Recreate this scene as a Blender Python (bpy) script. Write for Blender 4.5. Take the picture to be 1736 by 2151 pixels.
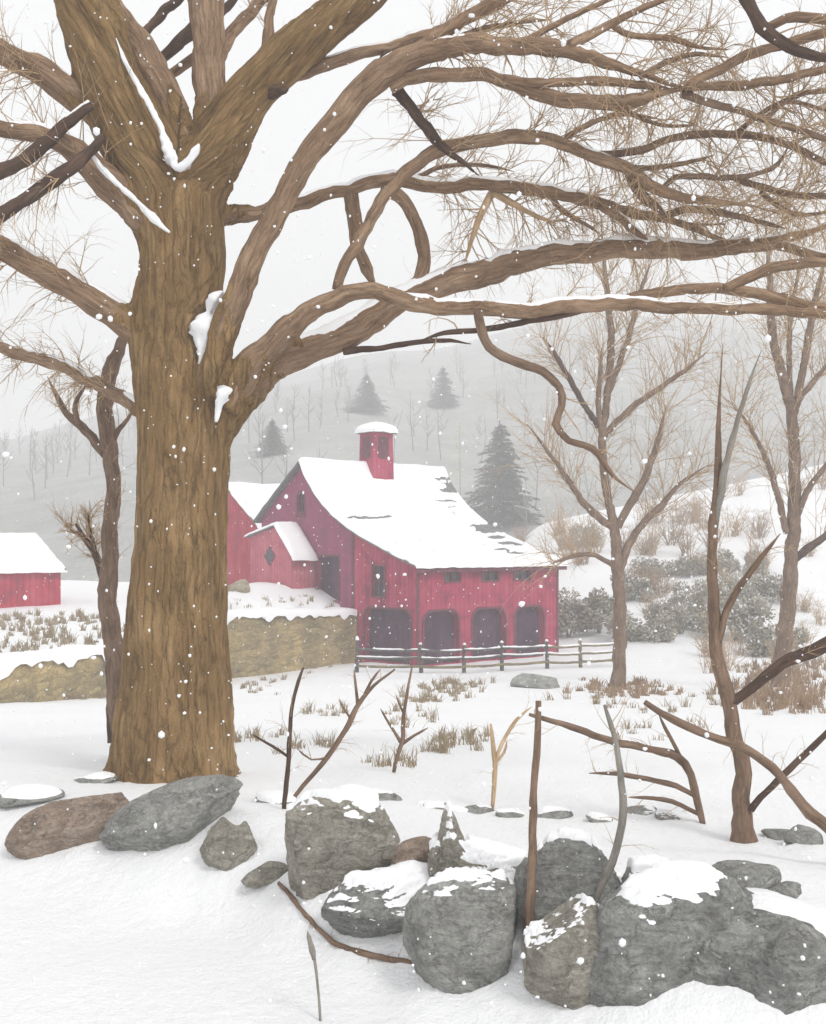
import bpy, bmesh, math, random
from math import sin, cos, pi, radians, sqrt, exp
from mathutils import Vector, Matrix, noise as mnoise

random.seed(7)
S = bpy.context.scene
for _o in list(bpy.data.objects): bpy.data.objects.remove(_o)
COL = S.collection

# ------------------------------------------------------------------ camera, sky, sun, exposure
FPX, CX, HY, EYE = 2306.0, 868.0, 1150.0, 2.6          # focal length, centre and horizon on a 1736 x 2151 plate; eye height
cam = bpy.data.cameras.new('camera'); co = bpy.data.objects.new('camera', cam); COL.objects.link(co)
cam.sensor_fit = 'VERTICAL'; cam.sensor_height = 36; cam.lens = 36 * FPX / 2151
cam.shift_y = 75 / 2151
cam.clip_start = .1; cam.clip_end = 3000
co.location = (0, 0, EYE); co.rotation_euler = (pi / 2, 0, 0)
S.camera = co

SUN_EL, SUN_AZ = radians(48), radians(140)              # azimuth clockwise from +Y: behind the camera's right shoulder
W = bpy.data.worlds.new('World'); S.world = W; W.use_nodes = True
nt = W.node_tree; nt.nodes.clear()
sky = nt.nodes.new('ShaderNodeTexSky'); sky.sky_type = 'NISHITA'; sky.sun_disc = False
sky.sun_elevation = SUN_EL; sky.sun_rotation = SUN_AZ; sky.dust_density = 4; sky.air_density = 1.0
hs = nt.nodes.new('ShaderNodeHueSaturation'); hs.inputs['Saturation'].default_value = .06
mx = nt.nodes.new('ShaderNodeMixRGB'); mx.inputs[0].default_value = .7; mx.inputs[2].default_value = (9.0, 9.02, 9.08, 1)
bg = nt.nodes.new('ShaderNodeBackground'); bg.inputs[1].default_value = .118
wo = nt.nodes.new('ShaderNodeOutputWorld')
nt.links.new(sky.outputs[0], hs.inputs['Color']); nt.links.new(hs.outputs[0], mx.inputs[1])
nt.links.new(mx.outputs[0], bg.inputs[0]); nt.links.new(bg.outputs[0], wo.inputs[0])
sl = bpy.data.lights.new('sun', 'SUN'); sl.energy = 1.3; sl.angle = radians(14); sl.color = (1, .975, .94)
so = bpy.data.objects.new('sun', sl); COL.objects.link(so)
_d = Vector((sin(SUN_AZ) * cos(SUN_EL), cos(SUN_AZ) * cos(SUN_EL), sin(SUN_EL)))
so.rotation_euler = (-_d).to_track_quat('-Z', 'Y').to_euler(); so.location = _d * 60
S.view_settings.view_transform = 'Standard'; S.view_settings.look = 'None'
S.view_settings.exposure = 0.24; S.view_settings.gamma = 1
S.cycles.volume_bounces = 2

# ------------------------------------------------------------------ helpers
def V(*a): return Vector(a)
def lerp(a, b, t): return a + (b - a) * t
def ss(t):
    t = min(1, max(0, t)); return t * t * (3 - 2 * t)
def table(tab, x):
    if x <= tab[0][0]: return tab[0][1]
    for (a, va), (b, vb) in zip(tab, tab[1:]):
        if x <= b: return lerp(va, vb, (x - a) / (b - a))
    return tab[-1][1]
def N(x, y, z=0.0): return mnoise.noise(Vector((x, y, z)))
def P(x, y, D): return Vector(((x - CX) / FPX * D, D, EYE - (y - HY) / FPX * D))
def proj(p): return (CX + p.x / p.y * FPX, HY - (p.z - EYE) / p.y * FPX)

def empty(name, loc, rz=0, label=None, cat=None, group=None):
    o = bpy.data.objects.new(name, None); COL.objects.link(o)
    o.location = loc; o.rotation_euler = (0, 0, rz); o.empty_display_size = .3
    tag(o, label, cat, group); return o
def tag(o, label=None, cat=None, group=None, kind=None):
    for k, v in (('label', label), ('category', cat), ('group', group), ('kind', kind)):
        if v: o[k] = v
    return o

class MB:
    """collects shapes, links them as one mesh object; every vertex carries its own 'grain' coordinate (bark runs along it)"""
    def __init__(s): s.v = []; s.f = []; s.g = []
    def add(s, vs, fs, gs=None):
        b = len(s.v); s.v += [tuple(p) for p in vs]; s.f += [tuple(i + b for i in f) for f in fs]
        s.g += [tuple(p) for p in (gs or vs)]
    def tube(s, pts, sides=8, rough=0.0, seed=0, cap=True):
        n = len(pts)
        if n < 2: return
        ts = []
        for i in range(n):
            a = pts[max(0, i - 1)][0]; b = pts[min(n - 1, i + 1)][0]
            t = (b - a); ts.append(t.normalized() if t.length > 1e-9 else V(0, 0, 1))
        u = ts[0].orthogonal().normalized(); vs = []; gs = []; L = 0
        for i, (p, r) in enumerate(pts):
            if i: L += (p - pts[i - 1][0]).length
            u = (u - ts[i] * u.dot(ts[i])).normalized(); w = ts[i].cross(u)
            for k in range(sides):
                a = 2 * pi * k / sides
                rr = r
                if rough:
                    rr = r * (1 + rough * N(cos(a) * 1.3 + seed, sin(a) * 1.3, L / max(.05, r) * .35) + rough * .6 * N(cos(a) * 3 + seed, sin(a) * 3, L / max(.05, r) * .9))
                vs.append(p + (u * cos(a) + w * sin(a)) * rr)
                gs.append((cos(a) * r + seed * 3.1, sin(a) * r, L + seed))
        fs = []
        for i in range(n - 1):
            for k in range(sides):
                k2 = (k + 1) % sides
                fs.append((i * sides + k, i * sides + k2, (i + 1) * sides + k2, (i + 1) * sides + k))
        if cap:
            fs.append(tuple(range(sides - 1, -1, -1))); fs.append(tuple((n - 1) * sides + k for k in range(sides)))
        s.add(vs, fs, gs)
    def box(s, c, d, M=None):
        hx, hy, hz = d[0] / 2, d[1] / 2, d[2] / 2
        vs = [V(c[0] + x * hx, c[1] + y * hy, c[2] + z * hz) for x in (-1, 1) for y in (-1, 1) for z in (-1, 1)]
        if M: vs = [M @ q for q in vs]
        s.add(vs, [(0, 1, 3, 2), (4, 6, 7, 5), (0, 4, 5, 1), (2, 3, 7, 6), (0, 2, 6, 4), (1, 5, 7, 3)])
    def build(s, name, m, parent=None, smooth=True):
        me = bpy.data.meshes.new(name); me.from_pydata(s.v, [], s.f); me.update()
        a = me.attributes.new('grain', 'FLOAT_VECTOR', 'POINT')
        a.data.foreach_set('vector', [c for g in s.g for c in g])
        if smooth: me.polygons.foreach_set('use_smooth', [True] * len(me.polygons))
        if isinstance(m, (list, tuple)):
            for q in m: me.materials.append(q)
        else: me.materials.append(m)
        o = bpy.data.objects.new(name, me); COL.objects.link(o)
        if parent: o.parent = parent
        return o

def spline(pts, step=.12):
    """Catmull-Rom through (Vector, radius)"""
    out = []
    n = len(pts)
    for i in range(n - 1):
        p0 = pts[max(0, i - 1)]; p1 = pts[i]; p2 = pts[i + 1]; p3 = pts[min(n - 1, i + 2)]
        k = max(2, int((p2[0] - p1[0]).length / step))
        for j in range(k):
            t = j / k
            q = .5 * ((2 * p1[0]) + (p2[0] - p0[0]) * t + (2 * p0[0] - 5 * p1[0] + 4 * p2[0] - p3[0]) * t * t + (3 * p1[0] - p0[0] - 3 * p2[0] + p3[0]) * t ** 3)
            out.append((q, lerp(p1[1], p2[1], t)))
    out.append(pts[-1]); return out

def evaluated_mesh(o):
    dg = bpy.context.evaluated_depsgraph_get(); dg.update()
    return bpy.data.meshes.new_from_object(o.evaluated_get(dg))

# ------------------------------------------------------------------ materials
def newmat(name):
    m = bpy.data.materials.new(name); m.use_nodes = True
    t = m.node_tree; b = t.nodes['Principled BSDF']; b.inputs['Specular IOR Level'].default_value = .2; b.inputs['Roughness'].default_value = .85
    return m, t, b
def ramp(t, fac, stops):
    r = t.nodes.new('ShaderNodeValToRGB'); e = r.color_ramp.elements
    while len(e) < len(stops): e.new(.5)
    for el, (p, c) in zip(e, stops): el.position = p; el.color = (c[0], c[1], c[2], 1)
    t.links.new(fac, r.inputs[0]); return r.outputs[0]
def noise_(t, vec, scale, detail=5, rough=.6, sc=(1, 1, 1), dist=0):
    mp = t.nodes.new('ShaderNodeMapping'); mp.inputs['Scale'].default_value = sc; t.links.new(vec, mp.inputs[0])
    n = t.nodes.new('ShaderNodeTexNoise'); n.inputs['Scale'].default_value = scale; n.inputs['Detail'].default_value = detail
    n.inputs['Roughness'].default_value = rough; n.inputs['Distortion'].default_value = dist
    t.links.new(mp.outputs[0], n.inputs['Vector']); return n.outputs['Fac']
def mixc(t, mode, fac, a, b):
    m = t.nodes.new('ShaderNodeMixRGB'); m.blend_type = mode
    for i, v in ((0, fac), (1, a), (2, b)):
        if hasattr(v, 'is_linked') or hasattr(v, 'links'): t.links.new(v, m.inputs[i])
        else: m.inputs[i].default_value = v if i == 0 else (v[0], v[1], v[2], 1)
    return m.outputs[0]
def bump(t, b, h, strength, dist):
    n = t.nodes.new('ShaderNodeBump'); n.inputs['Strength'].default_value = strength; n.inputs['Distance'].default_value = dist
    t.links.new(h, n.inputs['Height']); t.links.new(n.outputs[0], b.inputs['Normal'])
def coord(t, which='Object'): return t.nodes.new('ShaderNodeTexCoord').outputs[which]
def grain(t):
    a = t.nodes.new('ShaderNodeAttribute'); a.attribute_name = 'grain'; return a.outputs['Vector']
def math_(t, op, a, b=0.0):
    m = t.nodes.new('ShaderNodeMath'); m.operation = op
    for i, v in ((0, a), (1, b)):
        if hasattr(v, 'links'): t.links.new(v, m.inputs[i])
        else: m.inputs[i].default_value = v
    return m.outputs[0]

def bark_mat(name, dark, mid, light, scale=1.0, bumpd=.03, strength=.7):
    m, t, b = newmat(name); g = grain(t)
    ridg = noise_(t, g, 14 * scale, 6, .62, (1, 1, .13), .6)
    blot = noise_(t, g, 2.2 * scale, 5, .6, (1, 1, .45))
    fine = noise_(t, g, 60 * scale, 3, .6, (1, 1, .5))
    c = ramp(t, ridg, [(.3, dark), (.5, mid), (.72, light)])
    c2 = ramp(t, blot, [(.32, [x * .62 for x in mid]), (.52, mid), (.7, [min(1, x * 1.3) for x in light])])
    c = mixc(t, 'MIX', .5, c, c2)
    c = mixc(t, 'MULTIPLY', .35, c, ramp(t, fine, [(.3, (.55, .5, .45)), (.6, (1, 1, 1))]))
    t.links.new(c, b.inputs['Base Color'])
    wob = mixc(t, 'ADD', .22 / scale, g, ramp(t, noise_(t, g, 5 * scale, 4, .6, (1, 1, .4)), [(0, (0, 0, 0)), (1, (1, 1, 1))]))
    mp = t.nodes.new('ShaderNodeMapping'); mp.inputs['Scale'].default_value = (1, 1, .13); t.links.new(wob, mp.inputs[0])
    vo = t.nodes.new('ShaderNodeTexVoronoi'); vo.feature = 'DISTANCE_TO_EDGE'; vo.inputs['Scale'].default_value = 9 * scale; t.links.new(mp.outputs[0], vo.inputs['Vector'])
    crk = ramp(t, vo.outputs['Distance'], [(0, (.25, .25, .25)), (.07, (.7, .7, .7)), (.24, (1, 1, 1))])
    brk = ramp(t, noise_(t, g, 3.5 * scale, 4, .65, (1, 1, .5)), [(.38, (.1, .1, .1)), (.62, (.6, .6, .6))])
    c = mixc(t, 'MULTIPLY', brk, c, crk)
    lich = ramp(t, noise_(t, g, 4.5 * scale, 5, .7, (1, 1, .6), 1.0), [(.62, (0, 0, 0)), (.7, (1, 1, 1))])
    c = mixc(t, 'MIX', math_(t, 'MULTIPLY', lich, .14), c, (.4, .35, .26))
    t.links.new(c, b.inputs['Base Color'])
    h = math_(t, 'ADD', math_(t, 'ADD', ridg, math_(t, 'MULTIPLY', fine, .25)), math_(t, 'MULTIPLY', crk, .35))
    bump(t, b, h, strength, bumpd); return m
def snow_mat(name, tint=(.86, .865, .88), d=.02, sc=1.0):
    m, t, b = newmat(name); c = coord(t)
    big = noise_(t, c, .5 * sc, 4, .55); sm = noise_(t, c, 9 * sc, 6, .65)
    col = ramp(t, big, [(.3, [x * .965 for x in tint]), (.65, tint)])
    t.links.new(col, b.inputs['Base Color']); b.inputs['Roughness'].default_value = .7
    bump(t, b, math_(t, 'ADD', sm, math_(t, 'MULTIPLY', noise_(t, c, 45 * sc, 3), .3)), .45, d); return m
def board_mat(name, base, deep, board=.26, worn=(.55, .22, .26), mauve=False):
    """vertical boards; x + y runs along whichever wall it is on"""
    m, t, b = newmat(name); c = coord(t)
    sx = t.nodes.new('ShaderNodeSeparateXYZ'); t.links.new(c, sx.inputs[0])
    k = math_(t, 'DIVIDE', math_(t, 'ADD', sx.outputs[0], sx.outputs[1]), board)
    fr = math_(t, 'FRACT', k); fl = math_(t, 'FLOOR', k)
    wn = t.nodes.new('ShaderNodeTexWhiteNoise'); wn.noise_dimensions = '1D'; t.links.new(fl, wn.inputs['W'])
    gap = math_(t, 'LESS_THAN', fr, .07)
    blot = noise_(t, c, 1.1, 6, .65); streak = noise_(t, c, 7, 5, .6, (1, 1, .12))
    col = ramp(t, blot, [(.3, deep), (.5, base), (.72, worn)])
    col = mixc(t, 'MULTIPLY', .4, col, ramp(t, streak, [(.3, (.6, .58, .62)), (.62, (1.0, 1.0, 1.0))]))
    col = mixc(t, 'MULTIPLY', .35, col, ramp(t, wn.outputs[0], [(0, (.62, .6, .64)), (1, (1, 1, 1))]))
    col = mixc(t, 'MULTIPLY', math_(t, 'MULTIPLY', gap, .7), col, (.25, .2, .22))
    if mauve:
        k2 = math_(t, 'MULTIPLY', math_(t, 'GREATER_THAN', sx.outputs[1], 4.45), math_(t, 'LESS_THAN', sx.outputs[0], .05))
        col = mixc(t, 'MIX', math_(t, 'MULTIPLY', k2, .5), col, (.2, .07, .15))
    t.links.new(col, b.inputs['Base Color'])
    bump(t, b, math_(t, 'SUBTRACT', math_(t, 'MULTIPLY', streak, .3), gap), .6, .02); return m
def mottled(name, stops, scale=4, d=.02, strength=.6, rough=.85, detail=7, sc=(1, 1, 1), fine=35):
    m, t, b = newmat(name); c = coord(t)
    n = noise_(t, c, scale, detail, .62, sc, .3); f = noise_(t, c, fine, 4, .6, sc)
    col = mixc(t, 'MULTIPLY', .35, ramp(t, n, stops), ramp(t, f, [(.3, (.5, .5, .5)), (.62, (1, 1, 1))]))
    t.links.new(col, b.inputs['Base Color']); b.inputs['Roughness'].default_value = rough
    bump(t, b, math_(t, 'ADD', n, math_(t, 'MULTIPLY', f, .3)), strength, d); return m

M = {}
M['bark'] = bark_mat('old_bark', (.11, .06, .025), (.29, .178, .076), (.44, .295, .145), 1.15, .07, 1.0)
M['limb'] = bark_mat('limb_bark', (.125, .073, .043), (.32, .205, .128), (.49, .35, .235), 1.9, .035, .9)
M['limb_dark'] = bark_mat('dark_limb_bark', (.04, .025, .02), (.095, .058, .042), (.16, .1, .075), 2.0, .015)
M['twig'] = bark_mat('twig_bark', (.42, .275, .155), (.6, .43, .265), (.7, .53, .345), 3, .002, .3)
M['young'] = bark_mat('young_bark', (.09, .055, .038), (.22, .145, .1), (.32, .225, .165), 2.2, .012)
M['young_grey'] = bark_mat('grey_young_bark', (.15, .135, .115), (.27, .25, .22), (.38, .36, .32), 2.2, .01)
M['snow'] = snow_mat('snow')
M['ground_snow'] = snow_mat('ground_snow_surface', (.835, .84, .85), .13, .9)
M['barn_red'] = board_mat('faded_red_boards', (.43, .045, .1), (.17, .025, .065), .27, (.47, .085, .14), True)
M['porch_red'] = board_mat('pink_red_boards', (.56, .13, .175), (.42, .08, .12), .24, (.62, .2, .24))
M['shed_red'] = board_mat('bright_red_boards', (.48, .022, .055), (.25, .035, .07), .3, (.5, .1, .15))
M['dark_wood'] = board_mat('dark_purple_boards', (.08, .035, .07), (.04, .02, .04), .2, (.14, .065, .115))
M['trim'] = mottled('weathered_trim', [(.3, (.1, .03, .045)), (.6, (.2, .06, .085))], 5, .01)
M['shingle'] = mottled('grey_shingles', [(.3, (.12, .12, .12)), (.6, (.22, .22, .215))], 6, .02)
M['glass'] = newmat('dark_window_glass')[0]
_b = M['glass'].node_tree.nodes['Principled BSDF']; _b.inputs['Base Color'].default_value = (.045, .04, .055, 1); _b.inputs['Roughness'].default_value = .12; _b.inputs['Specular IOR Level'].default_value = .5
M['fence'] = mottled('weathered_rail_wood', [(.3, (.12, .1, .07)), (.5, (.23, .19, .12)), (.7, (.36, .28, .14))], 6, .01, sc=(.3, 1, 1))
M['fence_dark'] = mottled('dark_rail_wood', [(.3, (.05, .048, .045)), (.6, (.13, .125, .115))], 6, .01)
M['fir_wood'] = mottled('fir_bark', [(.3, (.08, .075, .065)), (.6, (.15, .14, .125))], 2, .01)
M['fir'] = mottled('grey_green_needles', [(.3, (.09, .1, .085)), (.6, (.16, .175, .15))], 3, .01)
M['hedge'] = mottled('grey_green_leaves', [(.3, (.28, .255, .2)), (.6, (.43, .395, .32))], 2, .01)
M['woods'] = mottled('grey_wood_bark', [(.3, (.22, .215, .2)), (.6, (.33, .32, .3))], 2, .01)
M['hill'] = mottled('wooded_hill_floor', [(.3, (.3, .3, .29)), (.55, (.37, .37, .36)), (.8, (.47, .47, .46))], .12, .3, .6, fine=1.5)
M['grass'] = mottled('dry_grass_blades', [(.3, (.22, .155, .09)), (.5, (.36, .28, .18)), (.7, (.42, .38, .3))], 1.2, .01)
M['brush'] = mottled('dry_brush_stems', [(.3, (.24, .145, .085)), (.6, (.42, .285, .18))], 3, .01)
M['yellow'] = mottled('yellow_green_leaves', [(.3, (.4, .45, .05)), (.6, (.6, .6, .12))], 3, .01)

# ------------------------------------------------------------------ terrain
ROAD = [(-9, 12.0), (-6, 11.0), (-3.1, 9.9), (-1.5, 9.2), (-.2, 8.0), (1, 7.0), (2, 6.45), (4, 5.8), (9, 4.6)]
PROF = [(-20, .05), (12, .05), (20, -.72), (34, -1.72), (44, -2.36), (50, -2.45), (62, -2.2), (400, -2)]
WALLL = [(-40, 29), (-12.8, 34), (-10.5, 38), (-7.64, 46), (-2.63, 49.4)]       # plan of the ochre wall
WTOP = [(-40, -1.0), (-12.8, -1.0), (-10.5, -.93), (-7.64, -.2), (-2.63, -.36)]
DRIFT = []
def G(x, y, fine=True):
    d = y - table(ROAD, x)
    near = -.38 + .6 * ss((d + .75) / 1.35)
    z = lerp(near, table(PROF, y), ss((d - 1.2) / 2.4))
    if x < 0: z -= .5 * ss(-x / 9) * ss((y - 20) / 14) * (1 - ss((y - 58) / 10))
    z += ss((x - 4) / 9) * ss((y - 49) / 14) * .0
    if x > 3:
        r = max(0, min(1, (y - 50) / 46)); r = lerp(r, ss(r), .5)
        hh = (7.0 + .21 * (x - 11.6)) * r
        if y > 97: hh = max(0, hh - (y - 97) * .25)
        z += ss((x - 3) / 9) * hh
    if x < -2.6:
        dw = y - table(WALLL, x)
        if dw > 0:
            c = lerp(.08, .24, ss((x + 11) / 4))
            t = table(WTOP, x) + c * min(dw, 4) + .03 * min(dw, 30)
            z = lerp(z, t, ss((dw - .55) / .25))
    if fine:
        z += .05 * N(x * .8, y * .8, 1) + .10 * N(x * .21, y * .21, 2) * ss(y / 12)
        if y < 16: z += (.028 * N(x * 2.3, y * 2.3, 3) + .012 * N(x * 6, y * 6, 4)) * (1 - ss((y - 12) / 4))
    if y < 13:
        dz = 0
        for X, Y, hw, hh in DRIFT:
            a = (x - X) / (hw * 1.35); b = (y - Y + .1) / (hw * 1.0 + .12); q = a * a + b * b
            if q < 4: dz = max(dz, hh * exp(-q * q) * (1 + .5 * N(x * 2.5, y * 2.5, X)))
        z += dz
    return z
def H(x, y):
    y0 = lerp(66, 100, ss((x + 14) / 22))
    if y < y0: return -4
    t = (y - y0) / (420 - y0)
    zc = table([(-160, 40), (-101, 44), (-20, 72), (40, 92), (160, 90)], x * 280 / y)
    return -2.5 + min(t, 1.1) ** .9 * (zc + 2.5) + 7 * t * N(x * .025, y * .025, 5) - max(0, t - 1.0) * 80
def hit(px, py, hill=False):
    """ground point seen at plate position px, py"""
    D = 5.0
    while D < 400:
        p = P(px, py, D); g = G(p.x, p.y)
        if hill: g = max(g, H(p.x, p.y))
        if p.z <= g: return V(p.x, p.y, g)
        D += .02 if D < 15 else (.1 if D < 110 else .5)
    return P(px, py, 400)

def grid(name, rows, cols, fn, mat):
    mb = MB(); vs = [fn(r, c) for r in range(rows) for c in range(cols)]
    fs = [(r * cols + c, r * cols + c + 1, (r + 1) * cols + c + 1, (r + 1) * cols + c) for r in range(rows - 1) for c in range(cols - 1)]
    mb.add(vs, fs); return mb.build(name, mat)
R_, C_ = 330, 400
def gfn(r, c):
    y = -13 + 3.5 * (340 / 3.5) ** (r / (R_ - 1)); x = (2 * c / (C_ - 1) - 1) * .62 * (y + 20)
    return (x, y, G(x, y))
def hfn(r, c):
    y = 64 + 376 * (r / 119) ** 1.2; x = (2 * c / 119 - 1) * .75 * (y + 20); return (x, y, H(x, y))
tag(grid('hills', 120, 120, hfn, M['hill']), kind='structure')

# ------------------------------------------------------------------ trees
def resample_branch(pts, D0, D1):
    n = len(pts) - 1
    return [(P(x, y, lerp(D0, D1, i / n)), r / FPX * lerp(D0, D1, i / n)) for i, (x, y, r) in enumerate(pts)]
def snow_on(pts, th, seed, cover=.1, amax=1.0):
    mb = MB(); run = []; K = 7
    def flush(run):
        if len(run) < 3: return
        vs = []
        for (p, r, side, up, g) in run:
            for k in range(K):
                a = (2 * k / (K - 1) - 1) * amax * (.45 + .55 * g)
                e = 1 - abs(2 * k / (K - 1) - 1) ** 2
                off = -.12 * r - .004 + (th * g + .12 * r) * e * (.8 + .5 * N(p.x * 9 + k, p.y * 9, p.z * 9 + seed)) if 0 < k < K - 1 else -.15 * r - .004
                vs.append(p + (side * sin(a) + up * cos(a)) * (r + off))
        fs = [(i * K + k, i * K + k + 1, (i + 1) * K + k + 1, (i + 1) * K + k) for i in range(len(run) - 1) for k in range(K - 1)]
        mb.add(vs, fs)
    L = 0
    for i in range(len(pts)):
        a = pts[max(0, i - 1)][0]; b = pts[min(len(pts) - 1, i + 1)][0]; t = (b - a).normalized()
        if i: L += (pts[i][0] - pts[i - 1][0]).length
        g = (N(L * 1.5 + seed * 7.3, seed, .5) + cover) * 3.0; g = min(1, g) * (1 - ss((abs(t.z) - .62) / .25))
        if g > .02 and i < len(pts) - 1:
            up = (V(0, 0, 1) - t * t.z).normalized(); run.append((pts[i][0], pts[i][1], t.cross(up), up, g))
        else:
            flush(run); run = []
    flush(run); return mb
def grow_twigs(mb, pts, dens, L, seed, r0=.006, droop=.0, up=.2, sub=4, start=.2, sides=3, flat=.55):
    rnd = random.Random(seed); n = len(pts)
    tot = sum((pts[i + 1][0] - pts[i][0]).length for i in range(n - 1))
    def curve(p, d, ln, r, bend, k=5):
        c = [(p, r)]
        for j in range(k):
            d = (d + bend / k + V(rnd.uniform(-1, 1), rnd.uniform(-1, 1), rnd.uniform(-1, 1)) * .21).normalized()
            p = p + d * (ln / k); c.append((p, r * (1 - .8 * (j + 1) / k)))
        mb.tube(c, sides, cap=False); return c
    for _ in range(max(1, int(dens * tot))):
        i = min(n - 2, int(lerp(start, 1, rnd.random()) * (n - 1)))
        p = pts[i][0]; t = (pts[i + 1][0] - p).normalized()
        q = V(rnd.gauss(0, 1), rnd.gauss(0, 1) * flat, rnd.gauss(0, 1)); q = (q - t * q.dot(t)).normalized()
        d = (t * rnd.uniform(.4, 1.2) + q + V(0, 0, up)).normalized()
        bend = V(rnd.gauss(0, .5), rnd.gauss(0, .3), rnd.gauss(0, .8) - droop)
        ln = L * rnd.uniform(.5, 1.5); r = min(r0 * rnd.uniform(.7, 1.3), pts[i][1] * .8 + .002)
        c = curve(p, d, ln, r, bend)
        for _k in range(sub):
            j = rnd.randint(1, 4); tt = (c[j][0] - c[j - 1][0]).normalized()
            q = V(rnd.gauss(0, 1), rnd.gauss(0, 1) * flat, rnd.gauss(0, 1)); q = (q - tt * q.dot(tt)).normalized()
            curve(c[j][0], (tt + q * .8).normalized(), ln * rnd.uniform(.25, .6), c[j][1] * .75, bend * .7 + V(rnd.gauss(0, .3), 0, rnd.gauss(0, .3)), 4)

TWD = 1.75
def limb(root, name, pts, D0, D1, mat='limb', snow=0, cover=.1, tw=0, tl=.7, seed=0, sides=12, droop=.1, up=.1, rough=.24, start=.25, r0=.0085, sub=6, off=None):
    w = resample_branch(pts, D0, D1); sp = spline(w, .07)
    if name != 'stub': m_ = len(sp) - 1; sp = [(p, r * lerp(1, .8 if name == 'stem' else .3, ss((i / m_ - .8) / .2))) for i, (p, r) in enumerate(sp)]
    sp = [(p + V(N(p.x * 2.2, p.z * 2.2, seed), N(p.x * 2, p.z * 2, seed + 9), N(p.x * 2.2, p.z * 2.2, seed + 4)) * min(.035, r * .5), r) for p, r in sp]
    sp = [(p + V(N(p.x * 6, p.z * 6, seed + 2), 0, N(p.x * 6, p.z * 6, seed + 7)) * min(.02, r * .3), r) for p, r in sp]
    base = root.location; loc = [(p - base, r) for p, r in sp]
    mb = MB(); mb.tube(loc, sides, rough, seed)
    o = mb.build(name, M[mat], root)
    if snow:
        sm = snow_on(loc, snow, seed, cover)
        if sm.v: sm.build('snow', M['snow'], o)
    if tw:
        tm = MB(); grow_twigs(tm, loc, tw * TWD, tl, seed * 13 + 5, r0, droop, up, sub, start)
        if tm.v: tm.build('twigs', M['twig'], o)
    return o

# ---- the old tree in front
TB = P(362, 1640, 12.2)
old = empty('old_tree', TB, 0, 'huge old bare tree with a thick brown trunk and wide spreading limbs', 'tree')
def lw(pts, D0, D1): return [(p - TB, r) for p, r in spline(resample_branch(pts, D0, D1), .1)]
LIMBS = []
L = lambda *a, **k: LIMBS.append((a, k))
# upper middle limbs
L('limb', [(392, 350, 18), (372, 270, 28), (345, 200, 35), (300, 128, 38), (245, 48, 40), (200, -30, 40), (160, -120, 30)], 12.2, 12.6, snow=0, seed=11, collar=3)
L('limb', [(385, 400, 30), (405, 340, 24), (428, 285, 24), (442, 200, 31), (441, 100, 34), (434, 10, 36), (430, -60, 34), (424, -190, 24)], 12.25, 12.6, seed=12, collar=3)
L('branch', [(545, 175, 16), (556, 105, 12), (566, 40, 10), (574, -20, 9), (590, -120, 5)], 12.6, 12.9, tw=3, seed=13, up=.3)
L('branch', [(455, 130, 16), (480, 80, 14), (520, 35, 13), (560, -10, 11), (640, -90, 5)], 12.8, 13.2, tw=3, seed=14, up=.3)
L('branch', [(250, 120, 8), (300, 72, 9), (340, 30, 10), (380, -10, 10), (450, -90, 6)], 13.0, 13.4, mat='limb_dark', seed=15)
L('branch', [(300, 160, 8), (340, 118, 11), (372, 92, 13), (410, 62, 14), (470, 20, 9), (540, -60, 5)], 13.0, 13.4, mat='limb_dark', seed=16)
L('branch', [(350, 160, 9), (385, 138, 10), (430, 110, 11)], 12.9, 12.7, seed=17)
# right side, upper limbs
L('limb', [(520, 200, 22), (560, 172, 18), (620, 152, 15), (700, 131, 13), (780, 108, 12), (860, 86, 13), (920, 66, 12), (985, 38, 11), (1050, 5, 10), (1130, -40, 8), (1250, -90, 4)], 12.4, 12.9, snow=.04, cover=.35, collar=2, tw=5, tl=.6, seed=18, start=.5)
L('stub', [(570, 195, 16), (590, 190, 10), (601, 188, 7)], 12.2, 12.0, mat='limb_dark', seed=19)
L('stub', [(806, 108, 6), (803, 125, 7), (800, 146, 7)], 12.55, 12.5, mat='limb_dark', seed=20)
L('limb', [(425, 845, 20), (442, 795, 24), (464, 715, 27), (490, 642, 28), (522, 568, 27), (562, 480, 26), (610, 390, 26), (660, 312, 26), (722, 236, 27), (785, 175, 28), (845, 130, 27), (910, 106, 22), (985, 97, 20), (1080, 94, 18), (1180, 104, 17), (1270, 130, 16), (1345, 155, 15), (1405, 176, 13), (1445, 186, 10)], 11.95, 11.2, snow=.022, cover=-.05, collar=4, tw=3.5, tl=.7, seed=21, start=.62)
L('branch', [(1440, 184, 9), (1500, 150, 10), (1570, 114, 11), (1640, 96, 10), (1740, 66, 10), (1840, 45, 6)], 11.2, 11.0, tw=5, seed=22)
L('branch', [(845, 135, 20), (900, 85, 15), (950, 55, 14), (1010, 20, 13), (1080, -20, 11), (1180, -80, 5)], 11.7, 12.0, tw=5, seed=23)
L('branch', [(820, 178, 14), (868, 164, 14), (930, 153, 14), (1000, 154, 14), (1055, 170, 14), (1110, 194, 14), (1180, 206, 15), (1260, 214, 16), (1330, 212, 15), (1400, 194, 13), (1450, 182, 10)], 11.6, 11.25, snow=.02, cover=0, tw=4, tl=.6, seed=24, droop=.3)
L('branch', [(1060, 168, 10), (1150, 170, 9), (1250, 166, 9), (1320, 176, 8), (1420, 190, 7)], 11.35, 11.3, tw=4, seed=25)
L('branch', [(1430, 196, 9), (1520, 222, 8), (1590, 246, 7), (1650, 264, 7), (1740, 292, 6), (1820, 300, 3)], 11.3, 11.5, tw=9, seed=26, mat='young')
L('branch', [(1442, 186, 7), (1500, 181, 9), (1560, 178, 10), (1640, 166, 9), (1740, 143, 8), (1830, 120, 4)], 11.3, 11.6, tw=8, seed=27)
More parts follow.
